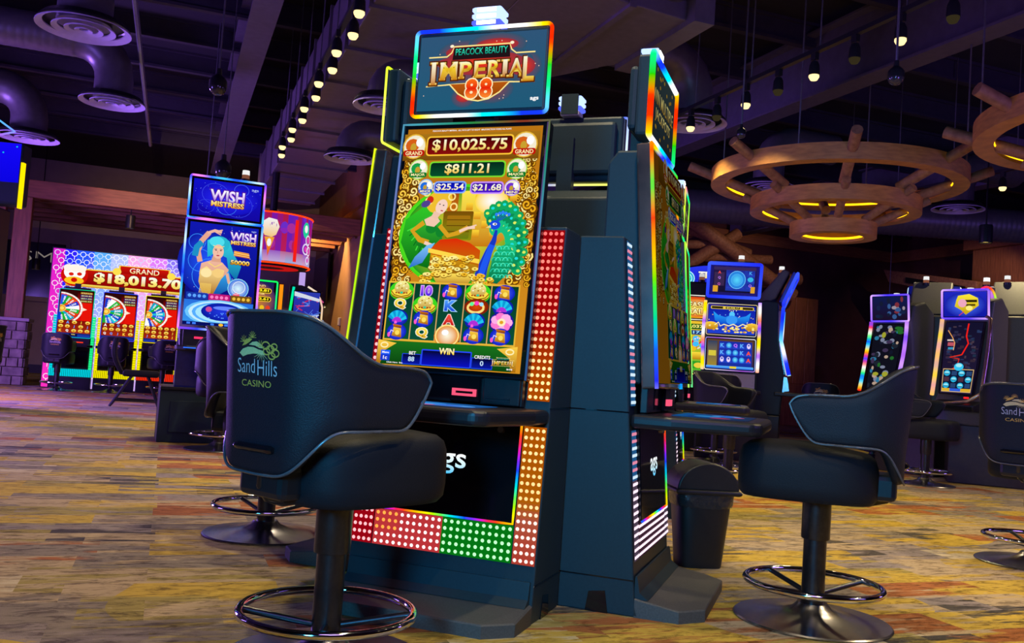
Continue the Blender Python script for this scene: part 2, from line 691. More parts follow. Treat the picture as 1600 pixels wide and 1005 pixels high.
# window in the alcove wall, with its sill, and the neon letters behind it
m = MB().box(-6.2, -2.6, 26.40, 26.5, 1.86, 1.98).box(-6.2, -2.6, 26.44, 26.5, 3.4, 3.5).box(-6.2, -6.1, 26.44, 26.5, 1.98, 3.4).box(-2.7, -2.6, 26.44, 26.5, 1.98, 3.4)
win = struct(m.build('window_1', LILAC))
MB().box(-6.1, -2.7, 26.46, 26.49, 1.98, 3.4).build('window_pane', DARKGL, win)
a = Art(1.0, .5, .30)
a.text('SM', 50, 22, 26, '#d8c8c0', w=72, bold=-.012)
s_ = a.place('wall_lettering', None, (-3.35, 26.44, 2.75))
tag(s_, 'pale lettering glowing in the dark alcove window left of the bright jackpot wall', 'sign')

# ------------------------------------------------------------------ pergola, posts, walls


def uprights():
    t = thing('pergola', 'long red-brown timber pergola beams spanning above the bright jackpot wall', 'pergola', (0, 19.5, 0))
    for i in range(6):
        MB().box(-3.4, 3.68, .8 * i - .09, .8 * i + .09, 3.62 if i else 3.58, 3.92).build('beam', WOOD, t, bevel=.01)
    MB().box(-3.3, -3.1, -.05, 4.1, 3.92, 4.1).build('cross_beam', WOOD, t, bevel=.01)
    MB().box(-2.92, -2.62, -.12, .12, 1.26, 3.58).build('post', WOODV, t, bevel=.015)
    MB().box(-3.32, -3.06, -.12, .12, 1.26, 3.58).build('post', WOODV, t, bevel=.015)
    p = MB().box(-3.47, -2.53, 19.23, 19.77, 0, 1.2)
    random.seed(40)
    for j in range(7):
        z, x = .17 * j, -3.5
        while x < -2.52:
            x2 = min(-2.5, x + random.uniform(.18, .38))
            q = random.uniform(.0, .035)
            p.box(x + .008, x2 - .008, 19.2 - q, 19.8 + q, z + .008, z + .163)
            x = x2
        for sx in (-3.5, -2.5):
            y = 19.2
            while y < 19.78:
                y2 = min(19.8, y + random.uniform(.16, .3))
                q = random.uniform(.005, .04)
                p.box(sx - q, sx + q, y + .008, y2 - .008, z + .008, z + .163)
                y = y2
    o = p.build('stone_pier', STONE, bevel=.012)
    tag(o, 'stacked stone pier under the timber posts at the left edge of the hall', 'pier')
    MB().box(-3.54, -2.46, -.34 + 19.5, .34 + 19.5, 1.2, 1.26).build('cap_stone', LILAC, o, bevel=.01)


uprights()


def downlight(x, y, z, top, label):
    t = thing('downlight', label, 'lamp', (x, y, z), 0, 'black can downlights')
    MB().lathe([(.01, .26), (.085, .26), (.09, .24), (.09, .0), (.078, 0), (.078, .03), (.01, .03)], 20).build('housing', BLACK, t, smooth=40)
    m = MB(hx('#ffd870', 1.6)).lathe([(.001, .02), (.074, .02), (.074, .028), (.001, .028)], 16)
    m.build('lens', LIT, t)
    MB().tube([(0, 0, .26), (0, 0, top - z)], .012, 6).build('stem', POLE, t)
    light('SPOT', (0, 0, .0), 14, WARM, .05, None, 100).parent = t


downlight(-.89, 19.5, 3.20, 3.575, 'black can downlight hanging from the pergola above the jackpot wall')
downlight(10.88, 9.8, 3.2, 5.6, 'black can downlight hanging near the timber pillar at far right')
downlight(-3.1, 24.4, 2.55, 5.6, 'small black downlight glowing left of the jackpot wall by the dark window')

# ------------------------------------------------------------------ log portal and timber columns at the back


def log(t, a, b, r):
    a, b = Vector(a), Vector(b)
    d = b - a
    path = [a + d * i / 6 for i in range(7)]
    MB().tube(path, [r, r * 1.03, r * .98, r, r * 1.02, r * .97, r], 12).build('log', LOG, t, smooth=50)


t = thing('log_truss', 'crossed peeled log truss on the dark back wall behind the treasure machines', 'truss', (0, 18.5, 0))
for a_, b_, r_ in (((10.7, 0, 5.05), (14.3, 0, 3.22), .17), ((10.6, .2, 3.2), (12.75, .2, 4.6), .15), ((11.3, .35, 4.62), (13.2, .35, 4.18), .12),
                   ((10.8, .3, 5.0), (11.7, .3, 5.18), .12), ((11.9, .3, 3.95), (13.8, .3, 4.08), .12), ((11.9, .3, 3.38), (14.7, .3, 3.68), .15), ((11.0, .35, 4.15), (12.5, .35, 4.34), .11)):
    log(t, a_, b_, r_)
t = thing('timber_column', 'red-brown boxed timber column under the end of the log truss', 'column', (14.75, 19.15, 0))
for x in (-.53, -.18, .18, .53):
    MB().box(x - .175, x + .175, -.2, .3, 1.05, 3.25).build('plank', WOODV, t, bevel=.02)
MB().box(-.75, 1.0, -.35, .35, 0, 1.05).build('plinth', WOODV, t, bevel=.02)
t = thing('timber_pillar', 'wide dark timber pillar on the right wall behind the right machines', 'pillar', (18.2, 15.4, 0))
MB().box(-.5, .6, -.9, .9, 0, 4.5).build('core', WOODV, t, bevel=.02)
MB().box(-.6, .7, -1.1, 1.1, 4.5, 4.75).build('crown', WOOD, t, bevel=.02)
t = thing('timber_bracket', 'weathered timber fascia beam with dark iron brackets behind the right machines', 'beam', (17, 17, 0))
m = MB().prism([(1.3, 4.12), (-1.6, 3.62), (-1.6, 3.22), (1.1, 3.78)], 'x', -.12, .12)
m.build('beam', LOG, t, bevel=.02)
MB().box(.1, 1.95, .6, .85, 3.78, 4.0).build('tie_beam', LOG, t, bevel=.02)
MB().prism([(.0, 3.6), (-.3, 3.5), (-1.2, 2.7), (-1.5, 2.62), (-1.0, 3.1)], 'x', -.1, .1).build('brace', LOG, t)
MB().prism([(.5, 3.86), (-1.3, 3.52), (-1.3, 3.4), (-.5, 3.5), (-.9, 3.0), (-1.05, 3.02), (-.65, 3.52), (.5, 3.72)], 'x', -.15, -.125).build('iron_bracket', BLACK, t)
o = MB().box(11.6, 11.9, 19.9, 20.2, 3.3, 3.55).build('exit_sign', WHITEPL, bevel=.01)
tag(o, 'small pale box sign on the dark back wall beside the timber column', 'sign')
o.location = (2.9, 0, -.35)
o = MB().box(-.14, .14, -.1, .1, -.2, .2).build('wall_dispenser', WHITEPL, bevel=.03)
tag(o, 'white rounded dispenser on the dark back wall between the machines', 'dispenser')
o.location = (15.75, 20.08, 1.42)

# ------------------------------------------------------------------ ducts


def elbow_diffuser(x, y, z, r, d, run, label, bend=.45, drop=.28):
    """spiral duct that runs horizontally from direction d, turns down and ends in a round diffuser"""
    t = thing('ceiling_diffuser', label, 'air diffuser', (x, y, z), 0, 'round ceiling diffusers')
    q = .58 * r
    path = [(d * run, 0, drop + bend), (d * bend, 0, drop + bend)] + [(d * bend * (1 - math.sin(R(18 * i))), 0, drop + bend * math.cos(R(18 * i))) for i in range(1, 6)] + [(0, 0, .02)]
    P, rr = [], []
    n = int(run / .035)
    for i in range(n):
        u = i / n
        P.append((d * (run + (bend - run) * u), 0, drop + bend))
        rr.append(q * (1 + (.012 if i % 3 == 0 else 0)))
    for p in path[1:]:
        P.append(p)
        rr.append(q)
    MB().tube(P, rr, 22).build('duct', SPIRAL, t, smooth=50)
    m = MB()
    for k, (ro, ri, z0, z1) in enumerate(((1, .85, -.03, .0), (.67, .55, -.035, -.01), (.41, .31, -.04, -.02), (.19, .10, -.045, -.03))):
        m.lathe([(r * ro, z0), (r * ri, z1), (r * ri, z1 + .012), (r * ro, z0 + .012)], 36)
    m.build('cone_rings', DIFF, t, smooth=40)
    MB().lathe([(.001, .05), (r * .86, .05), (r * .97, .0), (r * .97, .012), (r * .86, .065), (.001, .065)], 36).build('throat', BLACK, t)


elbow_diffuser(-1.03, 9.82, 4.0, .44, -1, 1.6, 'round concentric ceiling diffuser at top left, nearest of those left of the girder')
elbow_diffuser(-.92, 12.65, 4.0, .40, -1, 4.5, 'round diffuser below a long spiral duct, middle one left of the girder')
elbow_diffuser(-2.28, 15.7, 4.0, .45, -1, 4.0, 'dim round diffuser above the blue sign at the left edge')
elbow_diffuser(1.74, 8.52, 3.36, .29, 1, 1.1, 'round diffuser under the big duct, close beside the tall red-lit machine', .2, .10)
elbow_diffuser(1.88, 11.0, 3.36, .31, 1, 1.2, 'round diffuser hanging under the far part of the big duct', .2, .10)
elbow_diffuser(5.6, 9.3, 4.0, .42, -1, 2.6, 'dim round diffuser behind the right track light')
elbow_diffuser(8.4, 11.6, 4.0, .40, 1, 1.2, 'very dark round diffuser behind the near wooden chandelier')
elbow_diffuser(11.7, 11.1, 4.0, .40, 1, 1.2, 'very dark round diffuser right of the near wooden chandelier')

t = thing('air_duct', 'large rectangular sheet-metal duct running along the ceiling above the left track lights', 'duct', (0, 0, 3.95))
m = MB().box(1.40, 2.46, 5.0, 18.6, 0, .8)
m.build('trunk', DUCT, t, bevel=.01)
for i in range(12):
    y = 5.3 + 1.17 * i
    MB().box(1.37, 2.49, y - .018, y + .018, -.03, .83).build('flange', DUCT, t)
m = MB().prism([(2.46, 6.3), (3.1, 6.5), (3.9, 6.6), (3.95, 7.7), (3.3, 8.9), (2.46, 9.3)], 'z', .0, .62)
m.build('branch', DUCT, t, bevel=.01)
MB().box(3.28, 3.34, 6.5, 8.9, -.03, .65).build('flange', DUCT, t)
MB().prism([(3.86, 6.45), (4.05, 6.45), (4.05, 7.9), (3.86, 7.9)], 'z', -.05, .68).build('end_collar', DUCT, t)


def spiral(a, b, r, label, parent=None):
    a, b = Vector(a), Vector(b)
    n = int((b - a).length / .03)
    o = MB().tube([a.lerp(b, i / n) for i in range(n + 1)], [r * (1.015 if i % 3 == 0 else 1) for i in range(n + 1)], 24).build('round_branch' if parent else 'spiral_duct', SPIRAL, parent, smooth=50)
    if not parent:
        tag(o, label, 'duct')


spiral((3.1, 8.3, .25), (4.1, 5.4, .55), .30, '', t)
spiral((2.45, 9.6, .2), (3.2, 8.0, .3), .33, '', t)
spiral((-6.6, 8.9, 4.75), (-.6, 8.9, 4.75), .22, 'violet-lit spiral duct across the top left corner')
spiral((7.7, 14.5, 4.1), (18.0, 10.5, 4.1), .30, 'dark duct crossing behind the wooden chandelier at right')


def rod(a, b, r, label, name='conduit'):
    o = MB().tube([a, b], r, 6).build(name, PIPE)
    tag(o, label, 'pipe')


rod((-.64, 9.3, 4.6), (-.6, 18, 4.6), .03, 'thin violet-lit conduit sloping across the top left ceiling')

# ------------------------------------------------------------------ track lights


def track_light(x, y, z, lit_on, label, group, side, power=74):
    t = thing('track_spotlight', label, 'spotlight', (x, y, z), 0, group)
    MB().box(-.02, .02, -.03, .03, .10, .16).build('adapter', BLACK, t)
    MB().tube([(0, 0, .10), (side * .03, 0, .05)], .01, 6).build('stem', BLACK, t)
    MB().lathe([(.001, .085), (.03, .085), (.045, .05), (.05, -.035), (.043, -.035), (.04, 0), (.001, 0)], 14).build('shade', BLACK, t, smooth=40)
    m = MB(hx('#ffe09a', 1.7 if lit_on else .03))
    m.lathe([(.001, -.085), (.03, -.078), (.046, -.05), (.042, -.02), (.001, -.0)], 12)
    m.build('bulb', LIT, t)
    if lit_on:
        light('SPOT', (0, 0, -.10), power, WARM if x < 3 else (1, .80, .40), .04, None, 112, .7).parent = t


def track(x, y0, y1, label):
    t = thing('lighting_track', label, 'lighting track', (x, 0, 3.86))
    MB().box(-.025, .025, y0, y1, 0, .04).build('rail', BLACK, t)
    for i in range(int((y1 - y0) / 1.0)):
        MB().tube([(0, y0 + .4 + i * 1.0, .04), (0, y0 + .4 + i * 1.0, 1.74)], .007, 6).build('hanger_wire', PIPE, t)


track(1.23, -1, 13.4, 'long black lighting track with warm spots running beside the big duct')
track(5.1, -1, 9.6, 'black lighting track with widely spaced spots at upper right')
ORD = ('first', 'second', 'third', 'fourth', 'fifth', 'sixth', 'seventh', 'eighth', 'ninth', 'tenth', 'eleventh', 'twelfth')
for i in range(12):
    track_light(1.23 + (.025 if i % 2 else -.025), 7.13 + .518 * i, 3.7, True,
                'lit spotlight on the track beside the big duct, %s from the near end' % ORD[i], 'spotlights on the left track', 1)
for i in range(5):
    track_light(1.23, 6.6 - 1.5 * i, 3.7, True, 'warm spotlight on the left track nearer than the photo shows', 'spotlights on the left track out of frame', 1, 155)
RT = ('lit spotlight farthest along the right track, beside the tall sign edge', 'unlit spotlight between the two farthest lit ones on the right track',
      'lit spotlight second from the far end of the right track', 'unlit dark spotlight in the middle of the right track',
      'lit spotlight above the wooden chandelier on the right track', 'unlit dark spotlight left of the nearest lit one on the right track',
      'brightest lit spotlight, nearest in view on the right track', 'unlit dark spotlight at the top edge on the right track')
for i in range(8):
    track_light(5.1, 8.48 - .504 * i, 3.7, i % 2 == 0, RT[i], 'spotlights on the right track', 1, 138)
for i in range(4):
    track_light(5.1, 4.45 - 1.3 * i, 3.7, True, 'warm spotlight on the right track nearer than the photo shows', 'spotlights on the right track out of frame', 1, 165)
# added tracks and spotlights, put in to light the hall's far end
for x, y0, nm in ((9.8, 4, 'right'), (-3.6, 9, 'left')):
    track(x, y0, y0 + 8, 'added lighting track hidden from view over the %s side of the hall' % nm)
    for i in range(4):
        track_light(x, y0 + .6 + 2 * i, 3.7, True, 'added warm spotlight over the far %s side of the hall' % nm, 'added spotlights over the far %s side' % nm, 1, 122)

# ------------------------------------------------------------------ camera domes


def dome(x, y, z, r, label):
    t = thing('security_camera', label, 'security camera', (x, y, z), 0, 'hanging dome cameras')
    MB().lathe([(.001, 2.2 * r), (r * .3, 2.2 * r), (r * .35, 1.5 * r), (r * .8, 1.1 * r), (r * 1.0, .8 * r), (r, 0), (.001, 0)], 20).build('housing', BLACK, t, smooth=40)
    MB().lathe([(r * math.cos(R(15 * i)) * .97 + .0005, -r * math.sin(R(15 * i)) * .9) for i in range(7)], 20).build('dome_glass', GLASSY, t, smooth=60)
    MB().tube([(0, 0, 2.2 * r), (0, 0, 5.6 - z)], .009, 6).build('hanger_wire', PIPE, t)


dome(.22, 8.17, 3.16, .075, 'hanging dome camera at upper left between the diffusers and the girder')
dome(.47, 12.0, 3.16, .10, 'hanging dome camera on a bright wire right above the blue lady-screen machine')
dome(.33, 13.6, 3.2, .075, 'small hanging dome camera behind the bright-wire camera')
dome(4.76, 5.12, 3.2, .058, 'hanging dome camera under the brightest right track spotlight')
dome(4.95, 7.3, 3.3, .045, 'small hanging dome camera left of the wooden chandelier')
dome(14.6, 15.6, 2.85, .11, 'hanging dome camera low between the right machines')

# ------------------------------------------------------------------ chandeliers


def chandelier(x, y, z, rz, label):
    t = thing('wagon_wheel_chandelier', label, 'chandelier', (x, y, z), rz, 'tiered wooden hoop chandeliers')
    for ro, wd, h, zz in ((1.35, .16, .17, 0), (.90, .13, .16, -.30), (.46, .13, .15, -.56)):
        m = MB()
        rings = [[(r * math.cos(2 * PI * i / 64), r * math.sin(2 * PI * i / 64), q) for i in range(64)] for r, q in
                 ((ro, zz), (ro, zz + h), (ro - .035, zz + h), (ro - .035, zz + .03), (ro - wd, zz + .03), (ro - wd, zz))]
        m.rings([list(r) for r in rings], loop=True)
        m.build('hoop', PINE, t, smooth=40)
        ls = MB(hx('#ffc010', 2.4))
        ls.torus((0, 0, zz + .045), ro - wd + .004, .013, 64, 6)
        ls.build('led_strip', LIT, t)
    for i in range(8):
        a = 2 * PI * i / 8 + .2
        c, s = math.cos(a), math.sin(a)
        MB().tube([(1.60 * c, 1.60 * s, .22), (.80 * c, .80 * s, -.10)], .055, 10).build('peg', LOG, t, smooth=50)
        MB().tube([(.98 * c, .98 * s, -.12), (.40 * c, .40 * s, -.40)], .045, 10).build('peg', LOG, t, smooth=50)
    for i in range(4):
        a = 2 * PI * i / 4 + .6
        c, s = 1.32 * math.cos(a), 1.32 * math.sin(a)
        MB().tube([(c, s, .17), (c, s, 5.6 - z)], .008, 6).build('hanger_wire', PIPE, t)


chandelier(6.78, 8.14, 3.17, 0, 'three-tier wooden hoop chandelier hanging at right, whole in view')
chandelier(7.14, 4.79, 3.06, .35, 'wooden hoop chandelier cut off by the right edge at top')

# ------------------------------------------------------------------ casino stools


def lerp_tab(tab, x):
    if x <= tab[0][0]:
        return tab[0][1]
    for (a, va), (b, vb) in zip(tab, tab[1:]):
        if x <= b:
            t = (x - a) / (b - a)
            return va + (vb - va) * t
    return tab[-1][1]


def soft(tab, x):
    wd = min(.022, max(.004, (.589 - x) * .5))
    return sum(lerp_tab(tab, abs(x + wd * k / 3)) for k in range(-3, 4)) / 7


TOP = [(0, 1.022), (.12, 1.022), (.165, 1.016), (.21, 1.005), (.25, .975), (.28, .948), (.325, .912), (.38, .893), (.49, .891), (.555, .886), (.577, .872), (.589, .850)]
BOT = [(0, .565), (.10, .567), (.14, .578), (.175, .61), (.22, .665), (.245, .69), (.27, .70), (.49, .702), (.515, .715), (.55, .765), (.577, .812), (.589, .846)]
SR = .295


def shell_pt(l, z, off=0.0):
    """point on the wrap-around back: l along the plan curve from the rear, off inwards"""
    fl, rc = .105, .15                                # flat of the back, then its rounded corner
    q = fl + PI / 2 * rc
    lean = .035 * max(0, (z - .65)) / .4
    a = abs(l)
    bow = .018 * (1 - min(1, a / .3) ** 2)
    if a <= fl:
        x, y = a, rc + .14 - off + lean + bow
    elif a <= q:
        th = (a - fl) / rc
        x, y = fl + (rc - off) * math.sin(th), .14 + (rc - off) * math.cos(th) + (lean + bow) * math.cos(th)
    else:
        x, y = fl + rc - off, .14 - (a - q)
    return (math.copysign(x, l) if l else 0.0, y, z)


def art_on_shell(a, name, mats_parent, zc, m, off=-.0012):
    """wrap flat stitched lettering round the outside of the back"""
    vs = []
    for x, y, z in a.v:
        vs.append(shell_pt(-x, zc + z, off + y * .5))
    a.v = [(p[0], p[1], p[2]) for p in vs]
    a.c = []
    return a.build(name, m, mats_parent, fix=False)


def make_stool(label, loc, rz, group='black casino swivel stools'):
    t = thing('swivel_stool', label, 'stool', loc, rz, group)
    MB().lathe([(.001, .0), (.298, .0), (.302, .006), (.296, .011), (.20, .020), (.12, .034), (.075, .052), (.058, .072), (.001, .072)], 56).build('base_disc', STEEL, t, smooth=30)
    MB().lathe([(.001, .06), (.044, .06), (.044, .33), (.001, .33)], 24).build('pole', POLE, t, smooth=40)
    MB().lathe([(.001, .32), (.054, .32), (.055, .325), (.055, .50), (.001, .50)], 24).build('pole_sleeve', POLE, t, smooth=40)
    fr = MB().torus((0, 0, .145), .258, .0135, 56, 10).build('foot_ring', CHROME, t, smooth=60)
    for i in range(4):
        a = R(45 + 90 * i)
        c, s = math.cos(a), math.sin(a)
        MB().tube([(.04 * c, .04 * s, .105), (.252 * c, .252 * s, .142)], .011, 8).build('spoke', POLE, fr, smooth=50)
    # seat: soft block with rounded plan and edges
    rings = []
    for k, z in ((.80, .478), (.93, .482), (.985, .50), (1.0, .54), (1.0, .60), (.99, .64), (.955, .668), (.88, .684), (.70, .692), (.35, .696)):
        ring = []
        for i in range(40):
            u = 2 * PI * i / 40
            c, s = math.cos(u), math.sin(u)
            e = 2 / 4.2
            x = .238 * math.copysign(abs(c) ** e, c)
            y = .262 * math.copysign(abs(s) ** e, s) - .04
            nar = 1 - .10 * max(0, (y - .0) / .22)
            ring.append((x * nar * k, (y + .04) * k - .04, z - (.02 if z > .6 else .0) * max(0, (y) / .2)))
        rings.append(ring)
    MB().rings(rings).build('seat', SEATTOP, t, smooth=60)
    # wrap-around back
    q = .5893
    nc = 110
    secs = []
    for i in range(nc + 1):
        l = -q + 2 * q * i / nc
        zt, zb = soft(TOP, abs(l)), soft(BOT, abs(l))
        h = zt - zb
        th = min(.045, max(.012, h * .6))
        r = min(.018, h * .3)
        sec = [(0, zb + r)]
        sec += [(0, zb + r + (h - 2 * r) * k / 5) for k in range(1, 6)]
        sec += [(th * .12, zt - r * .35), (th * .5, zt), (th * .88, zt - r * .35)]
        sec += [(th, zb + r + (h - 2 * r) * k / 5) for k in range(5, -1, -1)]
        sec += [(th * .88, zb + r * .35), (th * .5, zb), (th * .12, zb + r * .35)]
        secs.append([shell_pt(l, z, o) for o, z in sec])
    back = MB().rings(secs).build('backrest', LEATHER, t, smooth=60)
    pth = []
    for i in range(nc + 1):
        l = -q + 2 * q * i / nc
        pth.append(shell_pt(l, soft(TOP, abs(l)) - .004, -.001))
    for i in range(nc - 1, 0, -1):
        l = -q + 2 * q * i / nc
        pth.append(shell_pt(l, soft(BOT, abs(l)) + .004, -.001))
    MB().tube(pth, .0045, 6, True).build('piping', PIPING, back, smooth=60)
    hp = [shell_pt(-.085 + .17 * i / 14, .640, -.004) for i in range(15)]
    MB().tube(hp, [.010] + [.015] * 13 + [.010], 8, flat=.8).build('grab_handle', GLOSS, back, smooth=50)
    # stitched lettering and dune emblem
    a = Art(.20, .20)
    a.text('Sand', 28, 55, 20, '#fff', w=40, bold=-.008)
    a.text('Hills', 75, 57, 21, '#fff', w=42, bold=-.008)
    art_on_shell(a, 'lettering', back, .775, THREAD_W)
    a = Art(.20, .20)
    a.text('CASINO', 51, 79, 9, '#fff', w=66, bold=.0)
    art_on_shell(a, 'casino_lettering', back, .775, THREAD_G)
    a = Art(.20, .20)
    for x, y, n in ((22, 14, 7), (42, 8, 8), (60, 20, 6)):
        for i in range(n):
            u = R(180 + 180 * i / (n - 1))
            a.line([(x, y + 8), (x + 9 * math.cos(u), y + 8 + 9 * math.sin(u))], .8, '#fff')
    a.poly([(18, 28), (26, 20), (34, 17), (42, 18), (36, 22), (27, 26)], '#fff')
    for x, y, r in ((72, 26, 8), (82, 31, 8), (92, 36, 8), (74, 34, 7), (85, 40, 7), (90, 27, 6)):
        a.ring(x, y, r, r * .62, 2.0, '#fff')
    art_on_shell(a, 'dune_emblem', back, .775, THREAD_G)
    a = Art(.20, .20)
    a.poly([(12, 38), (20, 32), (32, 29), (44, 29), (56, 32), (68, 34), (70, 39), (58, 38), (44, 38), (30, 40), (20, 43)], '#fff')
    a.poly([(34, 26), (42, 22), (52, 21), (62, 25), (66, 30), (58, 30), (48, 27)], '#fff')
    for i in range(6):
        a.line([(62, 36), (62 - 16 + 6 * i, 49 - abs(i - 3) * 2)], 1.4, '#fff', True)
    art_on_shell(a, 'straw_emblem', back, .775, THREAD_Y)
    # swivel bracket under the back
    MB().box(-.10, .10, .16, .285, .50, .60).build('bracket', BLACK, t, bevel=.02)
    MB().tube([(.0, .10, .492), (.0, .20, .485), (.0, .25, .50), (0, .275, .535), (0, .27, .60)], .016, 10).build('bent_strut', POLE, t, smooth=50)
    return t


ST = make_stool('large black swivel stool nearest the camera, its embroidered back turned towards it', (.513, 2.769, 0), R(121))


# ------------------------------------------------------------------ pictures on the pod machines' screens


def sy_ingot(a, x, y, s=1.0):
    a.ell(x, y + .5, 9.2 * s, 6.6 * s, '#3fd820').ell(x, y + 2.5 * s, 7.8 * s, 3.6 * s, '#8a6400').ell(x, y + 1.7 * s, 7.8 * s, 3.4 * s, '#ffe14a')
    a.ell(x, y - 1.6 * s, 5.6 * s, 4.6 * s, ['#fff9a0', '#c08a10']).ell(x, y + 1.8 * s, 1.1 * s, .8 * s, '#20d0a0', 8)
    for i in range(7):
        a.ell(x + (-3.6 + 1.2 * i) * s, y - (1.2 + 1.6 * (i % 3)) * s, .7 * s, .5 * s, '#a87808' if i % 2 else '#fffad0', 6)
    a.line([(x - 8 * s, y + .6 * s), (x - 5.4 * s, y + 3.4 * s), (x, y + 4.6 * s), (x + 5.4 * s, y + 3.4 * s), (x + 8 * s, y + .6 * s)], .8 * s, '#9a6c04')
    for d in (-4, -2, 2, 4):
        a.ell(x + d * s, y + 2 * s, .7 * s, .5 * s, '#a01808', 6)


def sy_bag(a, x, y, s=1.0):
    a.glow(x, y, 8.5 * s, 6.6 * s, '#4060ff', '#0818c0')
    a.poly([(x - 3 * s, y - 3.5 * s), (x + 3.6 * s, y - 2.6 * s), (x + 4.6 * s, y + 4.6 * s), (x - 4.2 * s, y + 3.4 * s)], ['#ffcf40', '#a85808'])
    a.poly([(x - 4 * s, y - 6 * s), (x + 4 * s, y - 5 * s), (x + 3.6 * s, y - 2.8 * s), (x - 3 * s, y - 3.6 * s)], ['#e07818', '#6a2c04'])
    a.ell(x + .6 * s, y + .8 * s, 2 * s, 2 * s, '#ffe060', 10).line([(x - 6 * s, y + 2 * s), (x - 5 * s, y - 1 * s), (x - 2.5 * s, y)], .8 * s, '#e8d8ff').ell(x - 6.6 * s, y + 2.6 * s, 1.3 * s, 2 * s, '#ff58c8', 8)


def sy_fan(a, x, y, s=1.0):
    a.glow(x, y, 8.4 * s, 6.4 * s, '#3050f0', '#0a14a0')
    for i in range(8):
        a.ell(x - 1 * s, y + 3.8 * s, 9 * s, 9.6 * s, '#20c8f0' if i % 2 else '#1098d8', 3, 0, 205 + 17 * i, 222 + 17 * i)
    a.ell(x - 1 * s, y + 3.8 * s, 4.4 * s, 4.4 * s, '#b030d8', 10, 0, 190, 350).ell(x - 2 * s, y + 4 * s, 1.2 * s, 1.6 * s, '#ff60e0', 8)


def sy_flower(a, x, y):
    a.glow(x, y, 8.4, 6.8, '#8020c0', '#1808a0')
    for i in range(7):
        u = 2 * PI * i / 7
        a.ell(x + 4.4 * math.cos(u), y + 3.6 * math.sin(u), 3.4, 2.8, '#ff7ad0' if i % 2 else '#ffb0e8', 10)
    a.ell(x, y, 3, 2.6, '#fff0c0', 10).ell(x, y, 1.4, 1.2, '#e8a020', 8)


def medal(a, x, y, r, rim, fill, txt, tc):
    a.ell(x, y, r * 1.12, r * 1.12, rim).ell(x, y, r, r, '#f4ecd0').ell(x - r * .2, y - r * .1, r * .66, r * .6, fill, 12).ell(x + r * .45, y - r * .35, r * .34, r * .4, '#ffffff', 10)
    a.ell(x - .1 * r, y + .1 * r, r * .3, r * .42, '#c8a030', 8)
    a.rect(x - r, y + r * .32, x + r, y + r * .86, tc, r * .2).text(txt, x, y + r * .6, r * .36, '#fff0b0', w=r * 1.6)


def imperial_logo(a, x, y, s, with88=True):
    """gold slab lettering with a curved gold rule above and a red 88 below"""
    P = [(-46, -12), (-30, -12), (-26, -15), (-24, -20), (24, -20), (26, -15), (30, -12), (46, -12)]
    a.poly([(x + s * p, y + s * (q + 1)) for p, q in ((-24, -20), (24, -20), (25, -10), (-25, -10))], '#201418')
    a.line([(x + s * p, y + s * q) for p, q in P], s * 1.1, '#ffe890')
    for d in (-26, 26):
        a.ell(x + s * d, y - s * 20.5, s * 1.8, s * 1.3, '#fff4d0', 8)
    a.text('PEACOCK BEAUTY', x, y - 15.4 * s, 5.4 * s, ['#40ffd0', '#00a088'], w=45 * s, ol=.02, olc='#003830', bold=.0)
    a.line([(x - 47 * s, y + 12 * s), (x - 20 * s, y + 11 * s), (x + 20 * s, y + 11 * s), (x + 47 * s, y + 12 * s)], s * 1.0, '#ffe890')
    if with88:
        D = [(-26, 11), (-18, 19), (-9, 24), (0, 25.5), (9, 24), (18, 19), (26, 11)]
        a.poly([(x + s * p, y + s * q) for p, q in D], ['#b85810', '#8a3a04'])
        a.line([(x + s * p, y + s * q) for p, q in [(-30, 11.4)] + D + [(30, 11.4)]], s * 1.1, '#ffe890')
    xs = (-41, -27.5, -12.5, 0, 12.5, 21.5, 31, 41.5)
    ws = (6.5, 15, 10.5, 10, 11, 4.5, 12.5, 9.5)
    hs = (19, 15, 14, 14, 14, 14, 15, 20)
    stems = ((0,), (-.36, .36), (-.34,), (-.32,), (-.34, .36), (0,), (-.42, .42), (-.32,))
    for ch, dx, w_, h_, st in zip('IMPERIAL', xs, ws, hs, stems):
        cx, cy = x + dx * s, y + (1.5 if ch in 'IL' and abs(dx) > 40 else 0) * s
        for grow, col in ((1.1, '#5a2404'), (0, ['#fffbd8', '#ffdf30', '#b86a00', '#ffe860', '#c87a08'])):
            for q in st:
                sx = cx + q * w_ * s
                for yy in ((-1, 1) if ch in 'IMPR' else (1,)):
                    hw = 2.6 if ch != 'I' else 3.4
                    a.rect(sx - (hw + grow) * s, cy + (yy * (h_ / 2 - .9) - .9 - grow) * s, sx + (hw + grow) * s, cy + (yy * (h_ / 2 - .9) + .9 + grow) * s, col if isinstance(col, str) else ['#ffe880', '#c88010'])
            a.text(ch, cx, cy, (h_ + grow * 2) * s, col, w=((w_ if ch != 'I' else 3.8) + grow * 2) * s, bold=.03)
    if with88:
        for d in (-6.2, 6.2):
            a.text('8', x + d * s, y + 15.5 * s, 16 * s, ['#ff7018', '#e82008', '#ff9030'], w=10.5 * s, ol=.05, olc='#fff0c0', bold=.05)


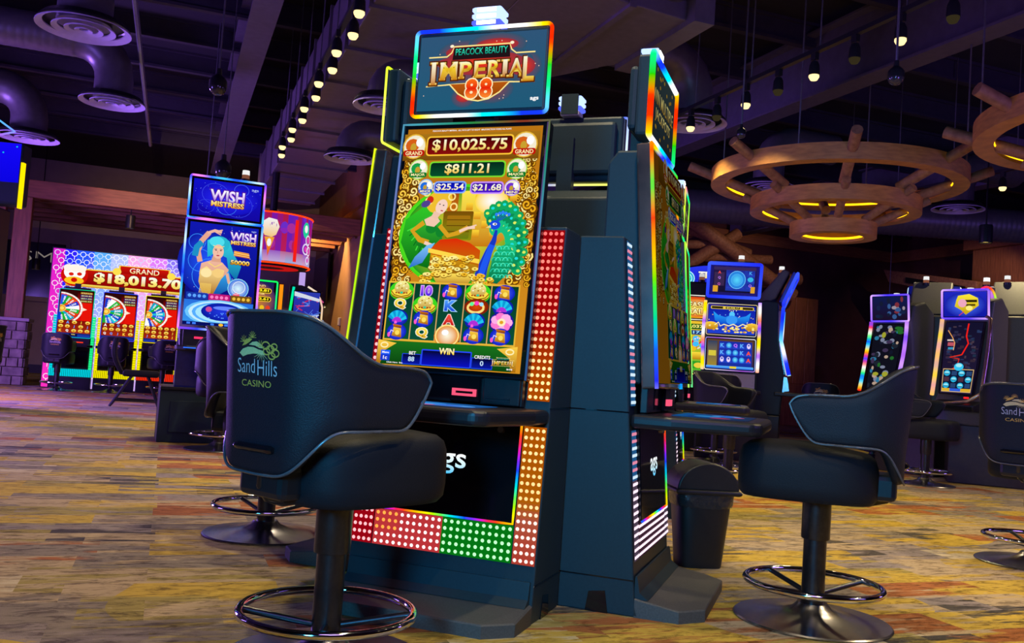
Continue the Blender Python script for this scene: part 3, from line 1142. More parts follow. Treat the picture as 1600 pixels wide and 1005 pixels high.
def art_sign(k=1.0, text2=None):
    a = Art(.53, .30, k)
    a.rect(0, 0, 100, a.H, ['#2f5578', '#1f5a78'])
    if text2:
        random.seed(5)
        a.rect(0, 0, 100, a.H, ['#37474a', '#28343c'])
        a.text(text2[0], 50, 24, 11, ['#fff6a0', '#c09020'], w=88, ol=.03, olc='#302000', bold=.01)
        a.text(text2[1], 50, 38, 11, ['#fff6a0', '#c09020'], w=66, ol=.03, olc='#302000', bold=.01)
        for i in range(16):
            a.ell(random.uniform(6, 94), random.choice((random.uniform(3, 14), random.uniform(46, 54))), 2.2, 1.6, '#c89a28', 8)
        return a
    random.seed(3)
    for x, y, rx, ry in ((36, 13, 17, 7), (62, 9, 19, 7), (25, 21, 14, 6), (83, 26, 12, 9), (38, 47, 8, 6), (50, 24, 34, 12), (60, 42, 14, 8)):
        a.glow(x, y, rx * 1.25, ry * 1.35, '#8a3444', '#2c5470', 18)
    for x, y, rx, ry in ((36, 13, 15, 5), (62, 9, 17, 5), (25, 21, 11, 4), (83, 26, 10, 7), (38, 47, 6, 4), (50, 22, 34, 9)):
        a.glow(x, y, rx, ry, '#f03410', '#96303c', 18)
    for i in range(26):
        a.ell(random.uniform(4, 96), random.uniform(3, 53), .45, .45, '#f0c8b0', 6)
    imperial_logo(a, 50, 27, .92)
    a.text('ags', 94, 51, 3.0, '#ffffff', w=6.5, bold=.03)
    return a


def art_main(k=1.0, jack=('$10,025.75', '$811.21', '$25.54', '$21.68')):
    a = Art(.565, .94, k)
    H = a.H
    a.rect(0, 0, 100, H, ['#b87414', '#d89020'])
    random.seed(11)
    for i in range(270):                                    # carved gold scrolls
        side = random.choice((-1, 1))
        y = random.uniform(22, 108)
        edge = 13 if y < 60 else 9 if y < 90 else 16
        x = 50 + side * (50 - random.uniform(1, edge))
        r = random.uniform(1.6, 3.6)
        ph = random.uniform(0, 360)
        a.ell(x, y, r * 1.15, r * 1.15, '#6a3c04', 10)
        a.line([(x + r * (1 - .8 * j / 11) * math.cos(R(ph + 42 * j * side)), y + r * (1 - .8 * j / 11) * math.sin(R(ph + 42 * j * side))) for j in range(12)], r * .36, random.choice(('#ffd24a', '#ffe890', '#f0b020')))
    a.text('PEACOCK BEAUTY IMPERIAL  ALL PAYS LEFT TO RIGHT  MALFUNCTION VOIDS ALL PLAYS', 50, 3, 1.1, '#ffffff', w=58, bold=.01)
    a.rect(0, 5, 100, 24, ['#a87418', '#7a4c0c'])
    # picture: green chamber, gold pavilion
    a.glow(50, 77, 46, 36, '#d0ff60', '#40d818', 40)
    a.glow(50, 77, 43, 34, '#ffd838', '#1a9a1c', 40)
    a.poly([(48, 46), (72, 45), (86, 55), (92, 72), (74, 84), (50, 84)], ['#ffe850', '#c87a10'])
    for i in range(6):
        for j in range(5):
            if (i + j) % 2:
                a.rect(52 + 6.2 * i, 48 + 6.2 * j, 57 + 6.2 * i, 53 + 6.2 * j, ['#ffd83a', '#d88a18'])
    a.glow(70, 53, 12, 9, '#ffffff', '#ffd838')
    a.rect(38, 44, 46, 60, ['#9a4a0c', '#c86a10'], 1).rect(36, 60, 58, 80, ['#7a4a08', '#8a9010'], 1).rect(39, 63, 56, 79, ['#a87010', '#6a7c10'], 1)
    for i in range(3):
        a.line([(39, 66 + 4 * i), (56, 66 + 4 * i)], .5, '#5a3a06')
    a.poly([(8, 66), (22, 56), (32, 58), (30, 100), (14, 96), (6, 82)], ['#30c828', '#066a18'])
    # the lady in green
    for i in range(7):
        a.line([(26, 66), (10 + i * 2, 74 + 3.4 * i)], .8, '#0a6c1c' if i % 2 else '#48e040')
    a.poly([(16, 68), (27, 62), (35, 66), (37, 80), (30, 88), (18, 84)], ['#38c030', '#0a6a20'])
    a.ell(28, 72, 4.2, 3.6, '#12842c').ell(35, 74, 3.6, 4.2, '#12842c')
    a.poly([(22, 66), (30, 62), (34, 67), (30, 71), (24, 70)], '#f4c8b0')
    a.line([(34, 70), (41, 77), (48, 75), (55, 71)], 3.2, '#d8a020').line([(49, 74), (55, 71.5), (60, 71)], 2.0, '#f6d0bc').line([(56, 71), (61, 69.5)], .9, '#f6d0bc')
    a.line([(22, 68), (14, 74), (20, 80), (27, 82)], 3.6, '#d8a020').line([(24, 82), (30, 84)], 2.4, '#f6d0bc')
    a.poly([(26, 84), (32, 82), (24, 96), (14, 100), (18, 92)], ['#80c8ff', '#2068c8'])
    a.ell(32, 53, 10, 8, '#f0c030', 16, -30)
    for x, y in ((22, 47), (27, 43), (33, 42), (39, 45), (41, 50), (24, 53), (43, 57)):
        a.ring(x, y, 2.4, 2.4, 1.1, '#ffe890', 10)
    a.ell(25, 52, 2.6, 2.6, '#d02818', 10).ell(22, 55, 3.6, 2.4, '#504090', 10, -20)
    a.ell(34, 57, 4.2, 5.4, '#f8d4c4', 16, 22).poly([(29, 60), (34, 62), (31, 66), (27, 64)], '#f0c4ae')
    a.ell(35.4, 56, .7, .4, '#301828', 8).ell(32.6, 55.2, .6, .4, '#301828', 8).line([(33.6, 59.6), (35.4, 59.9)], .7, '#c02030')
    # peacock
    for i in range(13):
        u = R(-128 + 13.5 * i)
        for q, col in ((26, '#12a860'), (20, '#0a8c58'), (13, '#18c080')):
            a.ell(79 + q * .62 * math.cos(u), 84 + q * 1.05 * math.sin(u), 4.4, 3.2, col, 10, math.degrees(u))
            a.ell(79 + q * .68 * math.cos(u), 84 + q * 1.1 * math.sin(u), 1.3, 1.0, '#20e0e0' if i % 2 else '#e0f060', 8)
    a.poly([(73, 108), (75, 92), (79, 84), (86, 82), (90, 90), (87, 102), (80, 109)], ['#18b878', '#087048'])
    for i in range(5):
        for j in range(6):
            a.ring(76.5 + 2.6 * i + (j % 2) * 1.3, 86 + 3.8 * j, 1.9, 2.2, .6, '#50f0c0' if (i + j) % 2 else '#20d0a8', 8, 180, 360)
    a.line([(67, 108), (69, 98), (72, 88), (75, 80), (76, 73)], 9, '#1838c0', True).line([(68, 104), (70.5, 94), (74, 83)], 4.4, '#2058f0')
    a.ell(74.5, 69.5, 4.0, 3.2, '#1a48e0').ell(74.4, 69, 1.6, .9, '#ffffff', 8).ell(74.7, 69, .7, .6, '#101010', 6).poly([(71.4, 69.5), (68.2, 71.6), (72, 71.6)], '#e8d890')
    for i in range(5):
        a.line([(76, 67.5), (75 + 2.2 * i, 61.5 + abs(i - 2) * .7)], .5, '#2050d0').ell(75 + 2.2 * i, 61 + abs(i - 2) * .7, 1.2, 1.2, '#3080ff', 8)
    # treasure bowl
    a.poly([(30, 86), (36, 80), (48, 79), (58, 82), (66, 87), (66, 100), (30, 100)], ['#e02808', '#b87008'])
    a.poly([(28, 86), (66, 93), (66, 96), (28, 89)], '#ffd84a').poly([(30, 90), (65, 97), (62, 106), (34, 106)], ['#d89a18', '#8a5408'])
    a.poly([(32, 103), (64, 103), (58, 112), (38, 112)], ['#ffdf58', '#a85e08'])
    random.seed(4)
    for i in range(90):
        x, y = random.uniform(24, 76), 0
        y = random.uniform(92, 105) if 32 < x < 64 else random.uniform(104, 110)
        a.ell(x, y, 2.5, 1.5, '#7a4a04', 10).ell(x, y - .35, 2.4, 1.3, random.choice(('#ffe060', '#f0b828', '#fff090')), 10).ell(x, y - .35, .8, .45, '#9a6408', 6)
    # jackpot plaques
    for y0, y1, x0, x1, rim, f0, txt, h, col in ((8, 22, 19, 83, '#ffc838', ['#3a0406', '#8a0c0c'], jack[0], 9.2, None), (26, 37.5, 23, 79, '#7ae030', ['#04281c', '#06502c'], jack[1], 7.6, None),
                                          (40, 48.5, 28, 52, '#80a8ff', ['#0810a0', '#0a18e0'], jack[2], 5.2, 'w'), (40.5, 49, 55, 79, '#c890ff', ['#38109a', '#5018d0'], jack[3], 5.2, 'w')):
        a.rect(x0, y0, x1, y1, rim, 2.6).rect(x0 + 1, y0 + 1, x1 - 1, y1 - 1, f0, 2)
        a.text(txt, (x0 + x1) / 2, (y0 + y1) / 2, h, ['#fffce0', '#ffe88a', '#e0a820'] if col is None else ['#ffffff', '#f0e0a0'], w=(x1 - x0) * (.86 if h != 7.6 else .58), ol=.018, olc='#503000', bold=.022)
    medal(a, 10, 15, 8, '#e8b838', '#d86018', 'GRAND', '#c01408')
    medal(a, 91, 15.4, 8, '#e8b838', '#d86018', 'GRAND', '#c01408')
    medal(a, 15, 31.5, 6.6, '#a8d848', '#18a048', 'MAJOR', '#0c7828')
    medal(a, 87, 32, 6.6, '#a8d848', '#18a048', 'MAJOR', '#0c7828')
    medal(a, 22, 44, 5, '#80c0ff', '#2070e0', 'MINOR', '#1048c8')
    medal(a, 85, 45, 5, '#c0a0ff', '#7030d0', 'MINI', '#5820b8')
    # reels
    y0, y1 = 111, 149
    a.rect(2.5, y0 - 1.2, 97.5, y1 + 1.2, '#e8b838').rect(3.5, y0, 96.5, y1, ['#063c28', '#0a5038'])
    cw = 93 / 5
    for i in range(1, 5):
        a.line([(3.5 + cw * i, y0), (3.5 + cw * i, y1)], .8, '#d8a868')
    G = ('ingot 10 bag ingot bag', 'Q ingot K ring fan', 'fan bag A fan flower', 'bag Q orb bag bag')
    for r, row in enumerate(G):
        for c, sy in enumerate(row.split()):
            x, y = 3.5 + cw * (c + .5), y0 + 9.5 * (r + .5)
            if sy == 'ingot':
                sy_ingot(a, x, y)
            elif sy == 'bag':
                sy_bag(a, x, y, .85)
            elif sy == 'fan':
                sy_fan(a, x, y, .85)
            elif sy == 'flower':
                sy_flower(a, x, y)
            elif sy == 'ring':
                a.glow(x, y, 8.6, 5.4, '#e04808', '#7a1804')
                a.ring(x - .5, y + .6, 5.6, 3.2, 1.6, '#ffe080').ell(x, y - 2.4, 1.8, 1.5, '#ff40c0', 8).ell(x - 3.4, y - 1.8, 1.5, 1.4, '#60ffa0', 8).ell(x + 3.4, y - 1.8, 1.5, 1.4, '#a0e0ff', 8)
            elif sy == 'orb':
                orb = (x, y)
            else:
                cs = {'10': (['#c060ff', '#3010e0'], '#e0c0ff'), 'Q': (['#fff060', '#e8a800'], '#fffff0'), 'K': (['#50a0ff', '#0838d8'], '#a8d8ff'), 'A': (['#ff5040', '#c00010'], '#ffe0d8')}[sy]
                a.text(sy, x, y, 7.0, cs[0], w=8.4, ol=.05, olc=cs[1], bold=.045)
    a.ell(orb[0], orb[1] + 1.5, 9.4, 7.2, '#e08020').glow(orb[0], orb[1] + 1, 8, 6.8, '#fffbe0', '#e88c00').ell(orb[0] - 1.5, orb[1] - 1, 2.6, 2, '#ffffff', 10).ring(orb[0], orb[1] + 1, 8.2, 7, 1, '#ffe48a')
    # meters
    a.rect(0, 150.5, 100, H, ['#18701c', '#0a4410'])
    for sd in (-1, 1):
        a.poly([(50 + sd * 50, 150), (50 + sd * 36, 152), (50 + sd * 44, 157), (50 + sd * 47, H), (50 + sd * 50, H)], ['#ffd048', '#a86808'])
        a.ring(50 + sd * 45, 153.6, 2.6, 1.6, .9, '#fff0b0')
    a.rect(33, 155, 69, H - .6, '#2848ff', .8).rect(33.8, 155.8, 68.2, H - 1.2, ['#06081c', '#0a10c0'])
    a.rect(19, 158.5, 33, H - .6, '#2040e0', .6).rect(19.6, 159, 32.4, H - 1.2, ['#04061c', '#0818a0'])
    a.rect(69, 158.5, 84, H - .6, '#2040e0', .6).rect(69.6, 159, 83.4, H - 1.2, ['#04061c', '#0818a0'])
    a.text('WIN', 51, 155.6, 4.2, ['#fffcd0', '#ffd838'], w=11, ol=.04, olc='#402800', bold=.04)
    a.text('BET', 26.5, 158, 2.2, '#ffffff', w=5, ol=.05).text('88', 26, 162, 3.2, '#c8e8ff', w=4.6)
    a.text('CREDITS', 76.5, 158, 2.2, '#ffffff', w=11, ol=.05).text('0', 76.5, 162, 3.2, '#c8e8ff', w=2.4)
    a.rect(3, 157, 10, 160, '#2060ff').text('Menu', 6.5, 158.5, 1.4, '#fff', w=5).rect(3, 160, 10, 164, '#1838d0').text('1c', 6.5, 162, 2.4, '#fff', w=3)
    a.text('Click Here  Bet', 14, 165, 1.0, '#ffffff', w=12)
    imperial_logo(a, 91, 161, .17, False)
    a.text('ags', 96, 165, 1.4, '#ffffff', w=4)
    return a


def led_wall(m, x0, x1, z0, z1, y_of, plate_of, dot_of, nx, pitch, skip=None):
    """rows of LED domes on a plate that glows to stand for their halo"""
    nz = int(round((z1 - z0) / pitch))
    dz = (z1 - z0) / nz
    for j in range(nz):
        za, zb = z0 + dz * j, z0 + dz * (j + 1)
        c = plate_of((za + zb) / 2)  # weak plate emission paints in the bloom round the LEDs
        m.add([(x0, y_of(za), za), (x1, y_of(za), za), (x1, y_of(zb), zb), (x0, y_of(zb), zb)], [(0, 1, 2, 3)], [c] * 4)
        for i in range(nx):
            x = x0 + (x1 - x0) * (i + .5) / nx
            z = (za + zb) / 2
            m.dome((x, y_of(z) - .0004, z), pitch * .27, dot_of(i / nx, z))


def ramp(stops, z):
    for (a, ca), (b, cb) in zip(stops, stops[1:]):
        if z <= b:
            t = max(0, min(1, (z - a) / (b - a)))
            return mixc(ca, cb, t)
    return stops[-1][1]


def pod_machine(label, loc, rz, style, group='tall curved-screen machines of the near pod'):
    """slim cabinet with LED side strips, tall leaning screen and a sign on top; front is -y"""
    t = thing('slot_machine', label, 'slot machine', (loc[0], loc[1], 0), rz, group)
    W = .38

    def fy(z):
        return .12 * max(0, z - .06) / 1.395
    prof = [(-.02, .0), (.315, .0), (.315, 1.44), (.30, 1.455), (.125, 1.455), (.01, .16), (.0, .06)]
    MB().prism([(y, z) for y, z in prof], 'x', -W, W).build('cabinet', CAB, t, bevel=.006)
    for z in (.135, .77):
        for sx in (-1, 1):
            MB().box(sx * W - .0015, sx * W + .0015, fy(z) + .002, .314, z - .0025, z + .0025).build('seam', GLOSS, t)
    for sx in (-1, 1):
        MB().prism([(.10, .0), (.19, .0), (.18, .075), (.115, .085)], 'x', sx * W - .003, sx * W + .003).build('vent_recess', GLOSS, t)
    # foot plate
    pl = [(-W, -.0), (W, -.0), (W, -.17), (W - .09, -.255), (-W + .09, -.255), (-W, -.17)]
    m = MB()
    m.rings([[(x, y, 0) for x, y in pl], [(x, y, .065 if y > -.1 else .042) for x, y in pl], [(x * .985, y * .985, .07 if y > -.1 else .047) for x, y in pl]])
    m.build('foot_plate', FOOT, t)
    MB().prism([(-.05, .066), (.004, .066), (.004, .15), (-.004, .15), (-.016, .09)], 'x', -W + .012, W - .012).build('kick_panel', CAB, t)
    # LED strips
    if style == 'red':
        st = [(.2, hx('#ff5a48', .42)), (.36, hx('#ff7a5a', .42)), (.42, hx('#ff8a10', .42)), (.72, hx('#ff7a00', .42)), (.88, hx('#ff6a00', .42)), (1.06, hx('#f01010', .42)), (1.5, hx('#e00818', .40))]
        dt = [(.2, hx('#ffd8d0', 1.5)), (.36, hx('#ffd8d0', 1.5)), (.42, hx('#ffc880', 1.5)), (.72, hx('#ffd090', 1.5)), (.88, hx('#ffd890', 1.5)), (1.1, hx('#ff9a80', 1.5)), (1.5, hx('#ff5a60', 1.5))]
        pr, dr = (lambda z: ramp(st, z)), (lambda u, z: ramp(dt, z))
        pl_, dl_ = (lambda z: hx('#e00420', .42)), (lambda u, z: hx('#ffb0b4', 1.4))
    else:
        pr = pl_ = lambda z: hx('#3a90e0', .32) if z > .5 else hx('#9a80a0', .22)
        dr = dl_ = lambda u, z: (hx('#d8f0ff', 1.0) if int(z / .0528) % 2 else hx('#ff9ab8', .8)) if z > .5 else hx('#ffe4f4', 1.2)
    for sx, pf, df in ((-1, pl_, dl_), (1, pr, dr)):
        xa, xb = (W - .092, W - .004) if sx > 0 else (-W + .004, -W + .092)
        m = MB()
        led_wall(m, xa, xb, .795, 1.44, lambda z: fy(z) - .004, pf, df, 4, .0268)
        m.build('led_strip', LIT, t, fix=False)
        m = MB()
        led_wall(m, xa, xb, .205, .700, lambda z: fy(z) - .004, pf, df, 4, .0268)
        m.build('led_strip', LIT, t, fix=False)
    m = MB()
    if style == 'red':
        led_wall(m, -W + .096, 0, .205, .338, lambda z: fy(z) - .004, lambda z: hx('#ff4a50', .50), lambda u, z: hx('#ffe0e0', 1.5) if not (u < .34 and z > .27) else hx('#ff9a40', 1.5), 11, .0265)
        m.build('led_strip', LIT, t, fix=False)
        m = MB()
        led_wall(m, 0, W - .096, .205, .338, lambda z: fy(z) - .004, lambda z: hx('#08a020', .50), lambda u, z: hx('#b0ffb8', 1.4), 11, .0265)
    else:
        led_wall(m, -W + .096, W - .096, .205, .338, lambda z: fy(z) - .004, lambda z: hx('#80506a', .2), lambda u, z: hx('#ffe4f4', 1.3), 22, .0265)
    m.build('led_strip', LIT, t, fix=False)
    # black glass door with a rainbow edge and lettering
    tilt = -math.atan(.12 / 1.395)
    door = MB().box(-.283, .283, -.012, .01, 0, .385).build('door', GLOSS, t, loc=(0, fy(.345) - .006, .345), rot=(tilt, 0, 0), bevel=.004)
    RB = ['#ffe000', '#ffb000', '#ff4010', '#ff1060', '#8020ff', '#1040ff', '#00c0ff', '#00ff60', '#a0ff00']
    bar_light('edge_light', door, [(.283, -.012, .385), (.283, -.012, .0), (-.283, -.012, 0)], .0045, RB, 1.2, 2.6, .05)
    a = Art(.566, .385)
    a.text('ags', 50, 34, 13.5, ['#ffffff', '#d8f8ff', '#40c8ff'], w=27, bold=.012)
    a.place('lettering', door, (0, -.0125, 0))
    MB().lathe([(.001, 0), (.012, 0), (.012, .012), (.001, .012)], 16).build('lock', SILVER, door, loc=(.205, -.012, .335), rot=(R(90), 0, 0), smooth=40)
    # button deck
    n = MB()
    pl2 = [(-W, .06), (W, .06), (W, -.10), (W - .06, -.40), (W - .10, -.43), (-W + .10, -.43), (-W + .06, -.40), (-W, -.10)]
    n.rings([[(x, y, .712) for x, y in pl2], [(x, y, .765) for x, y in pl2]])
    deck = n.build('button_deck', BLACK, t, bevel=.018, seg=3)
    a = Art(.46, .30, .55 if style != 'red' else .8)
    a.rect(0, 0, 100, a.H, ['#1868b8', '#30406a'], 3)
    for x, y, r_, c in ((20, 40, 15, '#b84878'), (46, 26, 20, '#3898e8'), (74, 40, 22, '#58a8ff'), (74, 40, 12, '#3060f0'), (22, 16, 8, '#203aa0'), (60, 52, 9, '#e06090')):
        a.ell(x, y, r_, r_ * .6, c)
    a.place('touch_screen', deck, (0, -.06, .7665), (R(-90), 0, 0)).location = (0, -.37, .7665)
    # console under the screen
    con = MB().box(-.285, .285, -.0, .03, .768, .882).build('console', BLACK, t, loc=(0, .012, 0), bevel=.004)
    a = Art(.13, .085, .8)
    a.rect(0, 0, 100, a.H, ['#4a9ad0', '#1a50a0']).rect(4, 6, 38, 40, '#9ac8e0').text('HOLD CAM', 68, 24, 9, '#ffffff', w=54, bold=.02).rect(42, 32, 96, 40, '#cfe6f6').rect(4, 46, 96, 50, '#0a2a70').rect(4, 54, 96, 62, '#b8e0f8')
    a.place('display', con, (-.075, -.002, .788))
    MB().box(-.15, .0, -.003, .0, .78, .88).build('display_bezel', GLOSS, con)
    MB().box(.005, .125, -.02, .0, .772, .878).build('ticket_printer', GLOSS, con, bevel=.006)
    m = MB(hx('#ff5a80', 1.0))
    m.box(.018, .112, -.032, -.02, .795, .804).box(.018, .112, -.032, -.02, .813, .822).box(.018, .028, -.032, -.02, .795, .822).box(.102, .112, -.032, -.02, .795, .822)
    m.build('ticket_slot', LIT, con)
    MB().box(.135, .28, -.016, .0, .77, .88).build('bill_validator', BLACK, con, bevel=.005)
    MB().box(.15, .245, -.022, -.014, .782, .788).box(.15, .245, -.024, -.014, .793, .797).build('bill_slot', POLE, con)
    # monitor: leans back 4.5 degrees
    mt = -R(4.6)
    mon = MB().box(-.305, .305, 0, .06, 0, .985).build('monitor', GLOSS if style == 'red' else MARBLE, t, loc=(0, -.022, .868), rot=(mt, 0, 0), bevel=.008)
    k = 1.0 if style == 'red' else (.15 if style == 'blue' else .5)
    (art_main(k) if style == 'red' else art_main(k, ('$10,045.76', '$811.51', '$25.60', '$21.72')) if style == 'blue' else art_blank(k)).place('screen', mon, (0, -.0015, .022))
    if style == 'red':
        bar_light('edge_light', mon, [(.306, -.002, 0), (.306, -.002, .982), (-.306, -.002, .982), (-.306, -.002, 0)], .004,
                  ['#3060a0', '#3a70b0', '#6a90c8', '#50a0c0', '#20a070', '#a03020', '#20a050', '#50c0d0', '#7090e0', '#8090d0', '#6080d0', '#405090'], .75, 1.0)
    else:
        pal = ['#ff3010', '#ffb000', '#40e000', '#00d080', '#1060ff', '#2020ff', '#e0e000', '#ff4000', '#00e040'] if style == 'blue' else ['#c8f000', '#e8ff20', '#a0e010'] if style != 'green' else ['#20ff60', '#00e0a0', '#c8ff20']
        bar_light('edge_light', mon, [(.306, -.002, 0), (.306, -.002, .982), (-.306, -.002, .982), (-.306, -.002, 0)], .0075 if style == 'blue' else .005, pal, 1.3, 2.2, .4)
    # housing behind the monitor
    MB().prism([(.05, .88), (.20, .88), (.24, 1.46), (.24, 1.78), (.20, 1.83), (.115, 1.83)], 'x', -.255, .255).build('rear_housing', CAB, t, bevel=.01)
    MB().box(.16, .21, .241, .26, 1.46, 1.72).build('vent_column', GLOSS, t)
    # sign on a post
    MB().box(-.04, .04, .15, .20, 1.75, 2.10).build('sign_post', CAB, t)
    sign = MB().box(-.275, .275, 0, .06, 0, .335).build('sign', CAB, t, loc=(0, .075, 1.888), bevel=.012)
    MB().box(-.25, .25, .06, .10, .03, .30).build('sign_back', CAB, sign, bevel=.03)
    if style == 'red':
        art_sign(1.0).place('screen', sign, (0, -.002, .0175))
        edge_light('edge_light', sign, .57, .345, .018, .0075, RAINBOW, 1.5, 2.0, .28, loc=(0, -.002, -.004))
    elif style == 'blue':
        art_sign(.42, ('WIN MULTIPLE', 'JACKPOTS')).place('screen', sign, (0, -.002, .0175))
        edge_light('edge_light', sign, .57, .345, .014, .013, RAINBOW, 1.4, 2.0, .2, loc=(0, -.002, -.004))
    else:
        art_sign(.45, ('WIN MULTIPLE', 'JACKPOTS')).place('screen', sign, (0, -.002, .0175))
        edge_light('edge_light', sign, .57, .345, .014, .006, ['#d8ff20', '#f0ff60', '#c0f010'] if style == 'yellow' else ['#20ff60', '#c8ff20', '#ff40a0', '#00e0a0'] if style == 'green' else ['#e8f060', '#d0e8ff', '#3050ff', '#f0f080'], 1.3, 2.0, 0, loc=(0, -.002, -.004))
    cl = MB().box(-.05, .05, .02, .10, .335, .36).build('lamp_base', WHITEPL, sign, bevel=.006)
    m = MB()
    for i in range(3):
        z = .362 + .026 * i
        m.col = hx('#a8c0ff', 1.8) if i > 0 else hx('#5868ff', 1.2)
        m.rings([[(x * q, .06 + y * q, z + dz) for x, y in ((-.062, -.038), (.062, -.038), (.062, .038), (-.062, .038))] for q, dz in ((.86, 0), (1, .006), (1, .018), (.86, .024))])
    m.col = hx('#ffffff', 3)
    for i in range(3):
        m.box(-.04, .04, .018, .024, .366 + .026 * i, .380 + .026 * i)
    m.build('lamp_tiers', LIT, cl)
    MB().box(-.045, .045, .099, .106, .34, .445).build('lamp_shield', CAB, cl)
    return t


def art_blank(k):
    a = Art(.565, .94, k)
    a.rect(0, 0, 100, a.H, ['#6a4a10', '#0a3a20'])
    for i in range(9):
        a.ell(50, 80, 44 - 4 * i, 36 - 3.6 * i, ('#188a2c', '#c8a020')[i % 2])
    return a


PA = R(-41.1)                     # the near pod stands at 41 degrees to the hall


def pod(u, v):
    """pod-aligned ground point -> room"""
    c, s = math.cos(PA), math.sin(PA)
    return (c * u - s * v, s * u + c * v)


pod_machine('tall machine facing the camera with the gold 88 sign and red LED side strips', pod(-1.40, 3.128), PA, 'red')
pod_machine('tall machine seen edge-on right of the centre, its teal side panel facing the camera', pod(-.73, 3.84), PA + R(91), 'blue')
pod_machine('tall machine of the same pod facing left, only its yellow-green lit edges showing', pod(-2.085, 3.84), PA - R(90), 'yellow')
pod_machine('tall machine of the same pod facing away, its plain teal back showing', pod(-1.40, 4.55), PA + R(180), 'dark')
pod_machine('farther tall machine with green-lit edges showing just behind the edge-on one', pod(-1.06, 6.42), PA + R(97), 'green', 'tall machines of the pod behind')

# stools round the pods
dup(ST, (2.454, 2.959, 0), PA - R(90), 'black swivel stool at right in front of the edge-on machine, seen from its side')
dup(ST, (.53, 4.72, 0), PA + R(90) + R(20), 'black swivel stool half hidden behind the nearest stool')
dup(ST, (.507, 8.725, 0), R(176), 'black swivel stool in front of the blue lady-screen machine')

# ------------------------------------------------------------------ parts shared by the other machines


def screen_box(t, art, w, h, loc, rot=(0, 0, 0), bez=.018, dep=.05, name='screen', frame=None, body=GLOSS, fr=.008, k=1.3, turns=2.0, phase=0.0, rad=.02):
    m = MB().box(-w / 2 - bez, w / 2 + bez, 0, dep, -bez, h + bez).build('monitor', body, t, loc=loc, rot=rot, bevel=.006)
    art.place(name, m, (0, -.002, 0))
    if frame:
        edge_light('edge_light', m, w + 2 * bez, h + 2 * bez, rad, fr, frame, k, turns, phase, z0=-bez, step=.04)
    return m


def candle(t, loc, top='#ffffff', k=.9):
    c = MB().lathe([(.001, 0), (.045, 0), (.045, .03), (.001, .03)], 16).build('lamp_base', POLE, t, loc=loc, smooth=40)
    MB(hx('#d08060', .35)).lathe([(.001, .03), (.036, .03), (.036, .07), (.001, .07)], 14).build('lamp_tier', LIT, c)
    MB(hx(top, k)).lathe([(.001, .07), (.036, .07), (.034, .115), (.001, .12)], 14).build('lamp_top', LIT, c)


def deck(t, w, y0, y1, z, th=.05, mt=BLACK):
    return MB().rings([[(x, y, q) for x, y in ((-w, y1), (w, y1), (w, y0 + .08), (w - .08, y0), (-w + .08, y0), (-w, y0 + .08))] for q in (z - th, z)]).build('button_deck', mt, t, bevel=.012)


# ------------------------------------------------------------------ blue lady-screen machine
BLUES = ['#1830ff', '#3090ff', '#c0e0ff', '#2040ff', '#8040ff', '#ff80e0', '#3060ff', '#40c0ff']


def wish_title(a, x, y, s):
    a.text('WISH', x, y, 17 * s, ['#ffffff', '#e0b0ff', '#ffffff', '#8030d0'], w=48 * s, ol=.07, olc='#5010a8', bold=.03)
    a.text('MISTRESS', x + 1 * s, y + 12 * s, 7.6 * s, ['#fff8a0', '#f0a000'], w=46 * s, ol=.06, olc='#802000', bold=.03)


def art_wish_sign():
    a = Art(.64, .35)
    a.rect(0, 0, 100, a.H, ['#1010c8', '#1408a0'])
    a.glow(50, 26, 46, 24, '#2828ff', '#1410c0')
    for x, y, r, c in ((32, 20, 16, '#4858ff'), (66, 34, 18, '#4050ff'), (70, 10, 9, '#5878ff'), (20, 40, 10, '#3848e8'), (50, 38, 12, '#4890ff')):
        a.ring(x, y, r * 1.2, r, .5, c)
    random.seed(8)
    for i in range(40):
        a.ell(random.uniform(2, 98), random.uniform(2, 52), .4, .4, '#88a8ff', 5)
    wish_title(a, 50, 22, 1.05)
    a.text('ags', 90, 8, 4, '#c0d0ff', w=10, bold=0)
    return a


